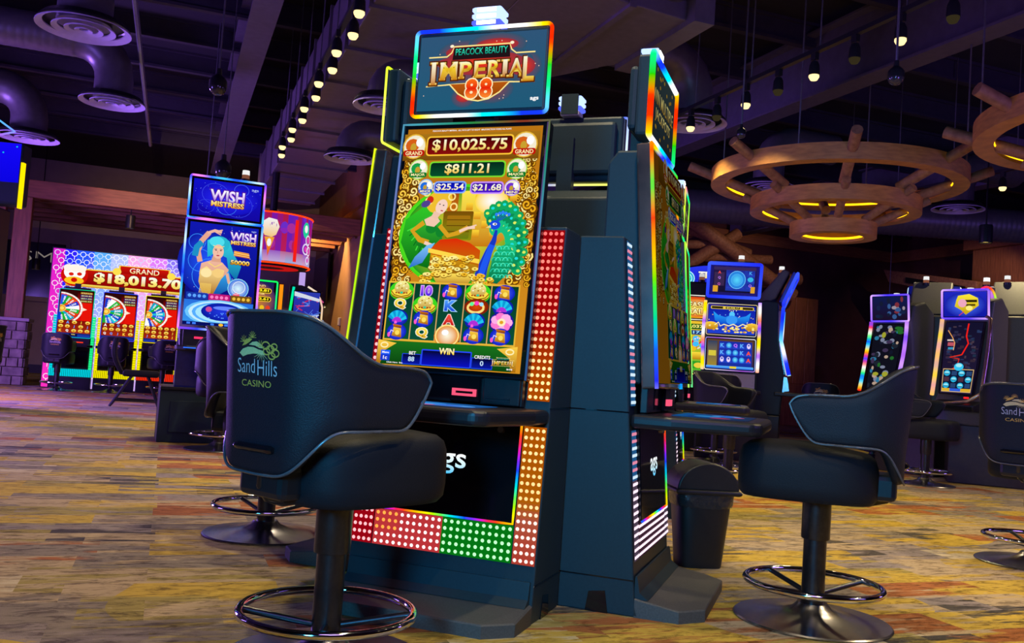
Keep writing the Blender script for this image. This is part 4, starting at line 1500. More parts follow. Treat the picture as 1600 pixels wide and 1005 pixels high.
def art_wish():
    a = Art(.64, 1.0)
    H = a.H
    a.rect(0, 0, 100, H, ['#1018b0', '#0a0c60'])
    a.glow(30, 60, 44, 50, '#2058ff', '#0e18a0')
    random.seed(9)
    for i in range(60):
        a.ell(random.uniform(2, 98), random.uniform(2, 112), .5, .5, random.choice(('#80b0ff', '#ffffff', '#4060ff')), 5)
    for x, y, r in ((18, 58, 17), (34, 80, 26), (12, 30, 12)):
        a.ring(x, y, r, r, .9, '#3890ff')
    # the lady: turquoise hair, gold dress, raised arm
    a.poly([(26, 26), (44, 18), (58, 24), (66, 44), (78, 62), (72, 84), (60, 70), (56, 50), (40, 44), (28, 52)], ['#38d8e8', '#0868a8'])
    a.ell(44, 30, 15, 12, '#28b8d0').ell(40, 27, 11, 8, '#50e0f0')
    a.line([(18, 60), (14, 44), (18, 28), (28, 14)], 7.5, '#e8a890').line([(26, 15), (36, 10), (46, 12)], 4.2, '#f0b8a0').line([(38, 11), (47, 8)], 1.6, '#f0b8a0').line([(36, 12), (45, 16)], 1.5, '#f0b8a0')
    a.line([(10, 52), (12, 38), (19, 30)], 9, '#2090c8')
    a.poly([(20, 62), (34, 56), (50, 58), (60, 68), (58, 84), (50, 98), (24, 96), (18, 78)], ['#f0b8a0', '#d89878'])
    a.poly([(36, 48), (47, 48), (48, 58), (34, 58)], '#e0a488')
    a.ell(43, 42, 8, 11, '#f4c0a8').ell(39.6, 40, 1.5, .8, '#102038', 8).ell(46.6, 40, 1.5, .8, '#102038', 8).line([(42.5, 41), (42, 45)], .6, '#c88068').ell(43, 48, 2.4, 1, '#c02848', 10)
    a.line([(37, 38.6), (41, 38)], .7, '#203040').line([(45, 38), (49, 38.6)], .7, '#203040').line([(35, 33), (43, 36), (51, 33)], 1.0, '#ffe070')
    a.poly([(19, 72), (28, 66), (36, 72), (46, 68), (54, 70), (52, 84), (48, 96), (40, 108), (24, 106), (18, 90)], ['#ffe090', '#b07010'])
    a.ell(28, 76, 8, 7, '#ffe8a8').ell(45, 75, 8, 7, '#f8d080').line([(30, 60), (40, 66), (50, 60)], 1.3, '#ffe070')
    for i in range(8):
        a.line([(22 + 2 * i, 92), (20 + 2.2 * i, 108)], .9, '#ffd868')
    a.poly([(50, 84), (60, 70), (66, 84), (60, 100), (48, 108), (40, 108)], ['#38a8f0', '#1050a8'])
    a.line([(58, 74), (62, 88), (70, 96)], 4.2, '#e8b098')
    a.glow(76, 96, 15, 15, '#e0f8ff', '#1868e0').ring(76, 96, 15, 15, 1, '#a0f0ff').ell(74, 106, 5, 3, '#ff6080', 10).ring(77, 94, 9, 9, .8, '#ffffff').ring(73, 99, 6, 6, .7, '#c0f0ff')
    wish_title(a, 78, 16, .80)
    a.text('ags', 93, 6, 2.6, '#c0d0ff', w=7, bold=0)
    a.poly([(66, 38), (88, 40), (90, 48), (66, 46)], ['#ffb040', '#c85808']).line([(66, 41), (89, 43)], .8, '#ffe8a0').line([(66, 44), (89, 46)], .8, '#ffe8a0')
    a.text('50000', 76, 56, 7, ['#fffcd0', '#ffc830', '#d07800'], w=28, ol=.06, olc='#402000', bold=.03)
    for i, (x, c) in enumerate(((2, '#1838a8'), (34, '#c01878'), (66, '#7a5010'))):
        a.rect(x, 107, x + 31, 117, c, 1)
        for j in range(4):
            a.ell(x + 5 + 7 * j, 112, 2.6, 2.6, ('#60a8ff', '#ff80c8', '#f0c040')[i], 8)
    a.rect(0, 118, 100, H, ['#2870e0', '#3898f0'])
    for i, (r, c) in enumerate(((50, '#70c8ff'), (45, '#c8f0ff'), (40, '#58b0ff'), (35, '#a8e8ff'))):
        a.ell(52, 136, r, r * .40, c)
    a.glow(55, 134, 30, 13.5, '#2038e0', '#0818a0').ell(36, 131, 4.5, 4, '#d04898').ell(60, 128, 18, 3, '#6888ff')
    for i in range(16):
        a.ell(random.uniform(36, 76), random.uniform(126, 144), 1.2, .9, '#5890ff', 6)
    a.rect(0, 151, 100, H, '#081060')
    for x in (6, 14, 40, 60):
        a.rect(x, 152, x + 5, 155, '#4080ff')
    a.ell(55, 153.5, 3.4, 2.2, '#ffc030')
    return a


t = thing('slot_machine', 'blue-lit tall machine with the turquoise-haired lady on its screen at left', 'slot machine', (.43, 9.25, 0), R(2))
cab = MB().box(-.46, .46, 0, .60, 0, .50).build('base_cabinet', CAB, t, bevel=.008)
dr = MB().box(-.36, .40, -.012, 0, .10, .40).build('door', CAB, cab, bevel=.004)
MB().lathe([(.001, 0), (.014, 0), (.014, .012), (.001, .012)], 12).build('lock', SILVER, dr, loc=(.25, -.012, .345), rot=(R(90), 0, 0))
MB().box(.16, .32, -.016, -.011, .275, .295).build('slot', GLOSS, dr)
MB().box(-.46, .46, -.02, .6, .50, .53).build('plinth_top', BLACK, cab, bevel=.005)
MB().prism([(.10, .53), (.5, .53), (.5, 2.1), (.22, 2.1), (.18, 1.05), (.02, .92)], 'x', -.33, .33).build('body', GREY, t, bevel=.02)
MB().prism([(.04, .53), (.13, .53), (.2, 1.0), (.0, .90)], 'x', -.34, .34).build('front_panel', mat('violet_panel', (.02, .03, .22), .25), t)
d = deck(t, .36, -.22, .2, .93)
MB(hx('#3070ff', 1.2)).box(-.30, .30, -.222, -.216, .905, .915).build('deck_light', LIT, d)
MB(hx('#ff3060', 1.4)).box(-.20, -.12, -.03, -.02, 1.0, 1.02).build('ticket_slot', LIT, MB().box(-.3, .3, -.02, .12, .93, 1.08).build('console', BLACK, t))
screen_box(t, art_wish(), .64, 1.0, (0, -.04, 1.13), (-R(4), 0, 0), .035, .07, frame=BLUES, fr=.011, k=1.4, turns=3, rad=.012)
screen_box(t, art_wish_sign(), .64, .35, (0, .03, 2.20), (0, 0, 0), .032, .07, frame=BLUES, fr=.011, k=1.5, turns=3, phase=.3)
candle(t, (.16, .08, 2.585))

# ------------------------------------------------------------------ jackpot wall with its three machines


def art_wall():
    W_, H_ = 2.80, 2.60
    a = Art(W_, H_, 1.0)
    H = a.H
    cols = ['#3020ff', '#2858ff', '#58b0ff', '#b8c8ff', '#ffb0f0', '#e880ff', '#9078ff', '#40b8ff']
    for i in range(28):
        x = 100 * i / 28
        a.rect(x, 0, x + 100 / 28 + .05, H, [cols[int(i * .31) % 8] if i > 1 else '#e020d0', '#d8b0ff' if 5 < i < 26 else ('#2048ff' if i > 1 else '#ff30c0')])
    a.n += 1
    st = 5.2
    for j in range(int(H / st) + 1):
        for i in range(int(100 / st) + 1):
            x, y = 2.6 + st * i + (st / 2 if j % 2 else 0), 2.6 + st * j
            if x > 97 or y > H - 4:
                continue
            c = '#ffffff' if (i * 7 + j * 3) % 5 else '#d0e8ff'
            a.ring(x, y, st * .34, st * .34, .42, c, 8)
            a.n -= 1
            a.line([(x + st * .34, y), (x + st * .66, y)], .4, c)
            a.n -= 1
            a.line([(x, y + st * .34), (x, y + st * .80)], .4, c)
            a.n -= 1
    a.n += 2
    # red banner
    a.rect(9, 12, 96, 23.5, '#ffd840').rect(9, 12.8, 96, 22.6, ['#c01008', '#8a0404']).rect(9, 22.6, 96, 24.6, ['#ffe860', '#c87808'])
    a.rect(41, 7.5, 74, 13, '#ffd040').rect(42, 8, 73, 13, ['#d01408', '#a00804'])
    a.text('GRAND', 57.5, 10.5, 3.6, ['#ffffff', '#ffe080'], w=19, bold=.01)
    a.text('$18,013.70', 54, 17.8, 8.0, ['#ffffff', '#fff080', '#f0b010'], w=56, ol=.03, olc='#601000', bold=.05)
    for sx in (14, 93):
        a.ell(sx, 17, 8.4, 7.4, '#d01008').ell(sx, 15, 6.6, 5.4, '#ffffff')
        for q in (-4, 0, 4):
            a.ell(sx + q, 12.4, 3, 2.6, '#fff4e8', 10)
        a.ell(sx - 2, 16.4, 1.6, 1.2, '#e02010', 8).ell(sx + 3, 16, 1.6, 1.2, '#e02010', 8).ell(sx, 20.6, 6, 2.6, '#ffc820').ell(sx, 20.2, 2, 1.6, '#d01008', 8)
    for sx in (40, 75):
        a.ell(sx, 12, 2.8, 2.6, '#ffe050', 10)
    return a


t = thing('jackpot_wall', 'bright pink and blue patterned jackpot wall showing $18,013.70', 'video wall', (-.74, 18.95, 0))
MB().box(-1.42, 1.42, 0, .30, 0, 2.64).build('housing', BLACK, t, bevel=.01)
art_wall().place('screen', t, (0, -.003, .015))


def art_wheel(seed):
    a = Art(.56, .86)
    H = a.H
    a.rect(0, 0, 100, H, '#300808').rect(52, 2, 100, 100, ['#200404', '#e01008']).rect(68, 40, 98, 100, '#e81408')
    for i in range(4):
        a.rect(60, 4 + 9 * i, 97, 11 + 9 * i, ('#a06a08', '#101878', '#184870', '#506018')[i], 2).text(('$18,013.70', '$530.82', '$51.22', '$20.44')[i], 79, 7.5 + 9 * i, 4, '#fff0a0', w=32)
    a.ell(1, 62, 70, 54, '#f8e8e0', 40, 0, -89, 89).ell(1, 62, 64, 49, '#d82010', 40, 0, -89, 89)
    c = ['#18b030', '#1040d0', '#20c8d8', '#2858e8', '#18a838', '#f05010', '#1838c8', '#ffffff', '#18b838', '#e83810', '#10a8c8']
    for i in range(10):
        a0 = -88 + 18 * i
        a.ell(1, 62, 60, 46, c[(i + seed * 3) % len(c)], 4, 0, a0, a0 + 18)
        u = R(a0 + 9)
        a.text(('1,250', '8,888', '600', '3,000')[(i + seed) % 4], 6 + 38 * math.cos(u), 62 + 31 * math.sin(u), 6, '#ffffff', w=20, rot=a0 + 9, bold=.03)
    for i in range(18):
        u = R(-85 + 10 * i)
        a.ell(6 + 61 * math.cos(u), 62 + 50 * math.sin(u), 2.4, 2.4, '#ffffff', 8)
    a.ell(2, 62, 19, 12.5, '#ffe080', 20, 0, -89, 89).ell(2, 62, 17, 10.8, '#f09820', 20, 0, -89, 89).ell(9, 62, 6, 6, '#ffe060')
    a.poly([(84, 62), (70, 56), (70, 68)], '#ffe8d0')
    a.rect(0, 100, 100, 142, ['#801008', '#a82810'])
    random.seed(seed)
    for r in range(3):
        for q in range(5):
            x, y = 10 + 20 * q, 107 + 14 * r
            if random.random() < .72:
                a.ell(x, y, 8, 6, '#7a3804').ell(x, y - .6, 7.4, 5.4, ['#fff070', '#f09810']).ell(x, y, 3, 2, '#c05808', 8)
            else:
                a.text(random.choice('AKQJ'), x, y, 9, random.choice(('#ffffff', '#60a0ff', '#ffd040')), bold=.05)
    a.rect(0, 142, 100, H, ['#102060', '#2040c0']).rect(36, 144, 62, H - 1, '#0a0a40').text('WIN', 49, 147, 4, '#ffe060')
    return a


WM = (('leftmost', '#00d8e8', '#20ff90', ['#10e070', '#00c8e0', '#2060ff']), ('middle', '#fff000', '#fff000', ['#2050ff', '#6040ff']), ('rightmost', '#fff000', '#ff3010', ['#fff000', '#ffe000']))
for i, x in enumerate((-1.645, -.895, -.155)):
    pos, ca, cb, fr = WM[i]
    t = thing('slot_machine', '%s of the three wheel machines below the $18,013.70 jackpot wall' % pos, 'slot machine', (x, 18.62, 0), 0, 'wheel machines below the jackpot wall')
    MB().box(-.355, .355, .03, .30, 0, .98).box(-.22, .22, .06, .26, .98, 1.9).build('cabinet', BLACK, t, bevel=.01)
    screen_box(t, art_wheel(i + 1), .56, .86, (0, -.0, .98), (-R(3), 0, 0), .016, .05, frame=fr, fr=.007, k=1.0, turns=1)
    for sx in (-1, 1):
        m = MB()
        for j in range(5):
            for r in range(22):
                m.col = hx(ca if (i or sx < 0) else cb, 1.3 if (j % 2) else .65)
                xx = sx * (.305 + .012 * j)
                m.box(xx - .006, xx + .006, .02, .03, .38 + .045 * r, .42 + .045 * r)
        m.build('light_column', LIT, t)
    m = MB()
    for j in range(46):
        m.col = hx(cb if i != 0 else ca, 1.2 if j % 2 else .55)
        m.box(-.36 + .0157 * j, -.348 + .0157 * j, .015, .03, .24, .38)
    m.build('light_skirt', LIT, t)
    MB().box(-.28, .28, .0, .03, .40, .72).build('door', GLOSS, t, bevel=.005)
    deck(t, .35, -.22, .1, .84)
    MB().box(-.28, .28, -.03, .03, .84, .95).build('console', BLACK, t)
    MB().box(-.05, .05, .04, .12, 1.90, 1.97).build('camera_block', BLACK, t)
    MB(hx('#ff3818', 1.2)).box(.06, .18, -.04, -.03, .87, .89).build('ticket_slot', LIT, t)
for x, y, r_, l in ((-1.80, 18.05, 172, 'leftmost'), (-.92, 18.1, 186, 'middle'), (-.05, 18.05, 196, 'rightmost')):
    dup(ST, (x, y, 0), R(r_), '%s black stool in front of the bright jackpot wall' % l)

# four-legged chair in the aisle
t = thing('side_chair', 'black low chair with splayed legs standing in the aisle before the jackpot wall', 'chair', (-.35, 14.5, 0), R(90))
MB().rings([[(x * k, y * k, z) for x, y in ((-.24, -.27), (.24, -.27), (.25, -.1), (.24, .22), (-.24, .22), (-.25, -.1))] for k, z in ((.93, .44), (1, .46), (1, .50), (.94, .53))]).build('seat', SEATTOP, t, smooth=50, bevel=.01)
rg = []
for k in range(9):
    z = .46 + .53 * k / 8
    y = .20 + .14 * math.sin(k / 8 * 2.2)
    wd = .16 + .09 * math.sin(min(1, k / 5) * PI / 2) - (.05 if k == 8 else 0)
    rg.append([(-wd, y, z), (wd, y, z), (wd * .95, y + .06, z), (-wd * .95, y + .06, z)])
MB().rings(rg).build('backrest', LEATHER, t, smooth=60, bevel=.01)
for sx in (-1, 1):
    MB().tube([(sx * .20, -.12, .45), (sx * .23, -.30, .0)], .02, 8).build('leg', POLE, t)
    MB().tube([(sx * .20, .10, .45), (sx * .23, .36, .0)], .02, 8).build('leg', POLE, t)
    MB().tube([(sx * .225, -.26, .09), (sx * .225, .30, .09)], .014, 8).build('stretcher', POLE, t)

# ------------------------------------------------------------------ round sign and the carousel machines


def wrap(a, name, parent, Rr, zc, phi):
    """lay flat art round a drum; phi = direction its centre faces"""
    ob = a.build(name, LIT, parent, fix=False)
    bm = bmesh.new()
    bm.from_mesh(ob.data)
    x = -a.w / 2
    while x < a.w / 2:                                   # cut into narrow strips that can follow the curve
        x += .035
        bmesh.ops.bisect_plane(bm, geom=bm.verts[:] + bm.edges[:] + bm.faces[:], plane_co=(x, 0, 0), plane_no=(1, 0, 0))
    for v in bm.verts:
        th = phi + v.co.x / Rr
        rr = Rr - v.co.y * 3 + .002
        v.co = (rr * math.cos(th), rr * math.sin(th), zc + v.co.z)
    bm.to_mesh(ob.data)
    bm.free()
    return ob


t = thing('drum_sign', 'round red and purple drum sign hanging beyond the blue lady-screen machine', 'sign', (1.46, 15.5, 0))
MB().lathe([(.001, 2.33), (.60, 2.33), (.64, 2.36), (.64, 3.18), (.60, 3.2), (.001, 3.2)], 48).build('drum', BLACK, t, smooth=40)
a = Art(2.2, .78, .9)
H = a.H
random.seed(21)
for i in range(25):
    a.rect(4 * i, 0, 4 * i + 4.05, H - 8, [random.choice(('#7a18b0', '#a01878', '#6420c0', '#b01850')), random.choice(('#8020b0', '#b02078', '#c02060'))])
    a.n -= 1
    a.rect(4 * i, H - 8, 4 * i + 4.05, H, [random.choice(('#a060c8', '#c06898')), random.choice(('#c8b0e0', '#a0b8e8', '#e0a8c8'))])
    a.n -= 1
a.n += 1
for i in range(26):
    x, y = random.uniform(0, 96), random.uniform(0, H - 12)
    a.ell(x, y, random.uniform(1.5, 4), random.uniform(1.5, 5), random.choice(('#9028c0', '#c02058', '#7030d0', '#b030a0')), 12)
a.poly([(42, 7), (46, 4), (52, 5), (54, 10), (52, 16), (49, 18), (44, 17), (41, 12)], ['#ffffff', '#ffd080']).poly([(44, 18), (51, 18), (49, 25), (47, 32), (46, 25)], ['#ffb030', '#f04010'])
a.ell(47.5, 22, 1.6, 3, '#ffffff', 8).rect(66, 3, 69, 34, '#ff2018')
a.ell(78, 9, 4, 6, '#20d8a0').ell(78, 8, 2.2, 3, '#ffffff', 10)
for x, y, r in ((82, 16, 3.4), (79, 23, 3.8), (84, 24, 3.2), (83, 31, 2.6)):
    a.ring(x, y, r, r, 1.2, '#f0e0ff').ell(x, y, r * .55, r * .55, '#f040c0', 10)
for i in range(3):
    a.ell(28 + 3 * i, 31, 5, 2.6, ('#ffffff', '#90d0ff', '#40a0f0')[i])
a.v = [(-x, y, z) for x, y, z in a.v]
for q in range(2):
    b = Art(2.2, .78)
    b.v, b.f, b.c = list(a.v), a.f, a.c
    b.v = [(-x, y, z) for x, y, z in b.v]
    wrap(b, 'screen', t, .645, 2.38, R(-93 + 180 * q))
for z in (2.36, 3.17):
    MB(hx('#ff3808', 1.8)).torus((0, 0, z), .655, .014, 56, 6).build('edge_light', LIT, t)
MB(hx('#e01818', .7)).lathe([(.25, 2.325), (.48, 2.325), (.48, 2.33), (.25, 2.33)], 40).build('under_ring', LIT, t)
MB().lathe([(.001, 3.2), (.06, 3.2), (.06, 3.93), (.001, 3.93)], 16).build('hanger', POLE, t)


def art_meter(v1, v2):
    a = Art(.5, .85)
    H = a.H
    a.rect(0, 0, 100, H, ['#182058', '#501838'])
    a.glow(50, 60, 60, 60, '#d08028', '#302060')
    for y, n, v in ((10, 'GRAND', v1), (36, 'MAJOR', v2)):
        a.text(n, 52, y + 3, 8, ['#fff0a0', '#e08018'], w=46, bold=.03).rect(6, y + 9, 94, y + 25, '#ffd030', 7).rect(8, y + 11, 92, y + 23, '#1a1408', 6)
        a.text(v, 50, y + 17, 9.5, '#ffe820', w=72, bold=.05)
    for i in range(5):
        for j in range(4):
            a.ell(14 + 18 * i, 80 + 22 * j, 7, 8, ('#e84020', '#f0c020', '#30a0e0', '#c030c0')[(i * 3 + j) % 4])
    return a


t = thing('slot_machine', 'green-framed machine with two yellow meters under the round drum sign', 'slot machine', (1.22, 14.5, 0), R(4), 'machines below the drum sign')
MB().box(-.32, .42, .05, .5, 0, 2.02).build('cabinet', BLACK, t, bevel=.02)
screen_box(t, art_meter('$5,473.81', '$1,232.61'), .56, .85, (0, .0, 1.16), (0, 0, 0), .02, .05, frame=['#10ff60', '#20e080', '#10ff60'], fr=.014, k=1.2)
MB(hx('#ff8810', 1.2)).box(.345, .40, .03, .06, .9, 2.0).build('light_column', LIT, t)
deck(t, .34, -.25, .1, .9)
t = thing('slot_machine', 'machine with a blue and violet curved screen right of the green-framed one', 'slot machine', (2.0, 14.75, 0), R(-12), 'machines below the drum sign')
MB().prism([(-.27, 0), (.27, 0), (.27, 1.80), (.16, 1.96), (-.08, 2.04), (-.27, 2.04)], 'y', .05, .5).build('cabinet', BLACK, t, bevel=.02)
a = Art(.40, .75, .8)
a.rect(0, 0, 100, a.H, ['#3040c0', '#2818a0'])
random.seed(2)
for i in range(26):
    x, y = random.uniform(0, 90), random.uniform(20, 180)
    a.line([(x, y), (x + random.uniform(-10, 30), y + random.uniform(-14, 14)), (x + random.uniform(5, 40), y + random.uniform(-20, 10))], random.uniform(2, 6), random.choice(('#d02868', '#6090ff', '#c8d8ff', '#182060', '#e05090')))
a.poly([(0, 0), (100, 24), (100, 36), (0, 18)], '#e8f0ff')
screen_box(t, a, .40, .75, (.02, .0, 1.18), (0, 0, 0), .02, .05)
bar_light('edge_light', t, [(-.25, .0, 1.1), (-.24, -.02, 1.5), (-.20, .02, 2.0)], .022, ['#00d8c0', '#10ff60', '#00ffb0'], 1.0, 2)
bar_light('edge_light', t, [(.27, .0, 1.1), (.27, -.01, 1.7), (.20, .02, 1.92), (.02, .02, 2.02)], .016, ['#fff0d0', '#ffe0a0', '#ffd0c0'], .9, 1)
deck(t, .30, -.25, .1, .9)
MB(hx('#d0b0ff', .8)).lathe([(.001, 2.04), (.05, 2.04), (.05, 2.26), (.001, 2.26)], 12).build('candle', LIT, t, loc=(-.1, .25, 0))

t = thing('wall_television', 'black television angled out from the ochre alcove wall', 'television', (3.72, 24.3, 2.9))
MB().box(-.10, -.04, -1.15, 1.15, -.68, .68).build('panel', GLOSS, t, bevel=.01)
MB().box(-.04, .06, -.3, .3, -.2, .2).build('mount', BLACK, t)
MB(hx('#fff0b0', .9)).box(-.09, -.05, -1.0, .9, -.72, -.70).build('light_bar', LIT, t)
o = MB().box(-.06, .0, -.08, .08, -.1, .1).build('fire_alarm', WHITEPL, bevel=.02)
tag(o, 'small pale box low on the ochre alcove wall below the television', 'alarm')
o.location = (3.78, 21.6, 1.78)

# ------------------------------------------------------------------ machine and chair cut off by the left edge
cx, cy = room(-6.62, 10.95)
t = thing('slot_machine', 'machine with a plain deep-blue sign cut off by the left edge', 'slot machine', (cx, cy, 0), TURN + R(6))
MB().box(-.62, .19, .1, .6, 0, 2.5).build('cabinet', BLACK, t, bevel=.02)
a = Art(1.02, .48, .95)
a.rect(0, 0, 100, a.H, ['#1408ff', '#0c04e8'])
for x, y in ((80, 12), (95, 4), (60, 6), (30, 20)):
    a.ell(x, y, 1, .9, '#10d8e8', 8)
sg = MB().box(-.52, .53, -.03, .25, 2.50, 3.26).build('sign', CAB, t, bevel=.03)
a.place('screen', sg, (0, -.034, 2.77))
MB(hx('#ffd800', 1.3)).box(.53, .56, -.05, .02, 2.46, 3.02).build('side_light', LIT, sg)
a = Art(.62, .85)
a.rect(0, 0, 100, a.H, ['#2060ff', '#20d070']).glow(60, 60, 40, 50, '#ffe060', '#20a0c0')
screen_box(t, a, .62, .85, (-.15, .04, 1.35), (0, 0, 0), .03, .06, frame=['#30a0ff', '#60e0ff', '#30ff80'], fr=.012)
deck(t, .19, -.25, .2, .92)
bar_light('edge_light', t, [(.05, .1, 3.62), (.36, .1, 3.42), (.10, .1, 3.34), (.22, .1, 3.24)], .012, ['#40c0ff', '#60a0ff', '#a060ff'], 1.3, 1)
x, y = room(-6.02, 10.15)
dup(ST, (x, y, 0), TURN + R(-100), 'black stool cut off by the left edge of the photo')

# ------------------------------------------------------------------ dual-screen machines with a tilted top monitor


def art_sea(w_, h_, kind, k=1.0):
    a = Art(w_, h_, k)
    H = a.H
    if kind == 'top':
        a.rect(0, 0, 100, H, ['#241848', '#141030']).rect(0, 0, 100, 8, '#38285a').rect(30, 8, 98, H - 4, '#2038a8').rect(2, 14, 26, H - 16, '#3a2850')
        for x in (34, 58, 82):
            for y in (14, 30, 46):
                a.rect(x - 2, y - 5, x + 16, y + 8, ['#1a2890', '#2840c0'], 1)
        a.text('Q', 88, 46, 8, '#c080ff').text('K', 88, 14, 8, '#50b0ff').text('Q', 14, 28, 7, '#c080ff').text('Q', 14, 44, 7, '#d060c0').text('A', 14, 14, 7, '#ff5040')
        a.glow(56, 32, 20, 22, '#58d8ff', '#1468d8', 28).ring(56, 32, 20, 22, 1.6, '#70c8ff').ring(56, 32, 13, 14, 1.2, '#50b8ff').ell(88, 30, 7, 6, '#38b8e8')
        a.rect(0, H - 16, 12, H, '#e0a028').rect(90, H - 16, 100, H, '#e0a028')
    elif kind == 'mid':
        a.rect(0, 0, 100, H, ['#0818a0', '#2040d0'])
        for i in range(26):
            a.ell(random.uniform(0, 100), random.uniform(8, 40), 1.2, 1, random.choice(('#ffe060', '#80c0ff', '#ffffff')), 6)
        a.rect(4, 2, 96, 9, '#e8c840', 2).rect(6, 3, 30, 8, '#302808').rect(36, 3, 66, 8, '#302808').rect(72, 3, 94, 8, '#302808')
        a.text('$2,528.17', 51, 5.5, 4, '#ffe860', w=26)
        for sd in (-1, 1):
            a.poly([(50, 20), (50 + sd * 14, 26), (50 + sd * 30, 22), (50 + sd * 40, 14), (50 + sd * 36, 34), (50 + sd * 20, 42), (50, 40)], ['#28a8ff', '#1048d0'])
            a.ell(50 + sd * 44, 46, 16, 9, ['#ffd040', '#b07008'])
        a.ell(50, 20, 6, 7, '#58c8ff').ell(50, 32, 12, 10, '#3898f8')
        for i in range(30):
            a.ell(random.uniform(2, 98), random.uniform(44, 58), 3, 2, random.choice(('#ffe060', '#e0a020', '#fff0a0')), 8)
        a.line([(14, 44), (22, 38), (26, 46), (34, 42), (44, 45), (54, 41), (64, 46), (74, 40), (84, 44)], 2.4, '#fff0b0')
    else:
        a.rect(0, 0, 100, H, ['#60402a', '#2a2050']).rect(2, 4, 22, H - 6, ['#304060', '#a08830']).rect(4, 26, 20, 38, '#d8c840').rect(26, 4, 96, H - 6, '#1830a0')
        for r in range(3):
            for q in range(5):
                x, y = 33 + 14 * q, 13 + 16 * r
                c = ('K', 'o', 'Q', 'K', 'B', 'K', 'o', 'o', 'K', 'A', 'B', 'B', 'o', 'o', 'A')[r * 5 + q]
                a.rect(x - 6.4, y - 7.4, x + 6.4, y + 7.4, ['#1828a0', '#2848d0'], 1)
                if c == 'o':
                    a.glow(x, y, 6, 6.4, '#78e8ff', '#1878e0', 14)
                elif c == 'B':
                    a.ell(x, y, 4, 6, '#e8d8ff').ell(x, y - 2, 2, 2.4, '#4058c0', 8)
                else:
                    a.text(c, x, y, 9, {'K': '#60b0ff', 'Q': '#c070ff', 'A': '#ff5030'}[c], bold=.05)
        a.rect(0, H - 6, 100, H, ['#60c0ff', '#2858e0']).rect(50, H - 6, 64, H - 1, '#e8d030')
    return a


def dual_machine(label, loc, rz, group, mt=CAB, pal=('#ffe000', '#a040ff', '#ffffff', '#ff8020', '#6030ff', '#ffd000'), tops=('#2030ff', '#4060ff'), arts=True, dim=1.0):
    t = thing('slot_machine', label, 'slot machine', (loc[0], loc[1], 0), rz, group)
    MB().box(-.36, .36, -.02, .46, 0, .56).build('base_cabinet', BLACK if mt is CAB else mt, t, bevel=.01)
    MB().prism([(.44, .56), (.40, 1.96), (.22, 2.02), (.06, 2.0), (.04, 1.52), (-.05, 1.08), (-.02, .56)], 'x', -.33, .33).build('body', mt, t, bevel=.02)
    MB().prism([(.20, 1.98), (.38, 1.98), (.02, 2.44), (-.06, 2.40), (.10, 2.05)], 'x', -.24, .24).build('neck', mt if mt is not CAB else GREY, t, bevel=.02)
    random.seed(6)
    a1, a2, a3 = (art_sea(.50, .32, 'top', dim), art_sea(.56, .35, 'mid', dim), art_sea(.56, .37, 'low', dim))
    screen_box(t, a1, .50, .30, (0, -.02, 2.04), (R(22), 0, 0), .06, .06, body=mat('blue_bezel', (.01, .02, .5), .3), frame=list(tops), fr=.022, k=1.0)
    screen_box(t, a2, .56, .35, (0, .02, 1.53), (0, 0, 0), .018, .05, frame=['#ffe0a0', '#ffffff'], fr=.004, k=.8)
    screen_box(t, a3, .56, .37, (0, -.07, 1.10), (-R(14), 0, 0), .018, .05, frame=['#ffffff', '#a0c0ff', '#c060ff'], fr=.005, k=.9)
    for sx in (-1, 1):
        bar_light('side_light', t, [(sx * .325, .0, 1.93), (sx * .335, .01, 1.52), (sx * .325, -.11, 1.08)], .022, list(pal), 1.3, 1.3, .2 * sx)
    con = MB().prism([(-.04, .86), (-.12, .88), (-.09, 1.05), (.0, 1.06)], 'x', -.30, .30).build('console', SILVER, t)
    d = deck(t, .36, -.40, .06, .86)
    MB(hx('#2848ff', 1.3)).box(-.30, .30, -.402, -.396, .83, .84).build('deck_light', LIT, d)
    candle(t, (.08, .05, 2.39))
    return t


dual_machine('machine with three stacked blue ocean-game screens, its top monitor tilted forward', (6.42, 9.45), R(-31), 'dual-screen machines at the back right')
dual_machine('machine seen in dark profile with blue lit edges, right of the ocean-game machine', room(3.52, 11.8), R(52), 'dual-screen machines at the back right', pal=('#1020ff', '#2060ff', '#60d0ff', '#ffffff', '#2040ff'))

# treasure machine behind, and the arched bank sign
x, y = room(2.43, 12.0)
t = thing('slot_machine', 'machine with a yellow treasure sign half hidden left of the ocean-game screens', 'slot machine', (x, y, 0), R(-29))
MB().box(-.36, .36, .05, .5, 0, 2.25).build('cabinet', BLACK, t, bevel=.02)
a = Art(.60, .28)
a.rect(0, 0, 100, a.H, ['#e04818', '#f0a020']).glow(50, 24, 44, 20, '#fff080', '#e86818')
a.text('TREASURE', 50, 17, 12, ['#fffcd0', '#f8d020'], w=78, ol=.06, olc='#702000', bold=.03).text('BALL', 52, 33, 12, ['#fffcd0', '#f8d020'], w=44, ol=.06, olc='#702000', bold=.03)
a.ell(70, 42, 6, 5, '#2870ff').ell(18, 36, 8, 6, '#f0c020')
screen_box(t, a, .60, .28, (0, 0, 1.76), (0, 0, 0), .02, .05, frame=['#ffffff', '#e0d8c0'], fr=.007, k=1.0)
a = Art(.60, .68)
a.rect(0, 0, 100, a.H, ['#f0c030', '#40b828'])
a.rect(8, 6, 92, 18, '#205818', 2).text('$18,037.22', 50, 12, 8, '#fff080', w=70, bold=.03).rect(16, 20, 88, 30, '#203878', 2).text('$317.49', 52, 25, 7, '#a0e0ff', w=54, bold=.03)
random.seed(15)
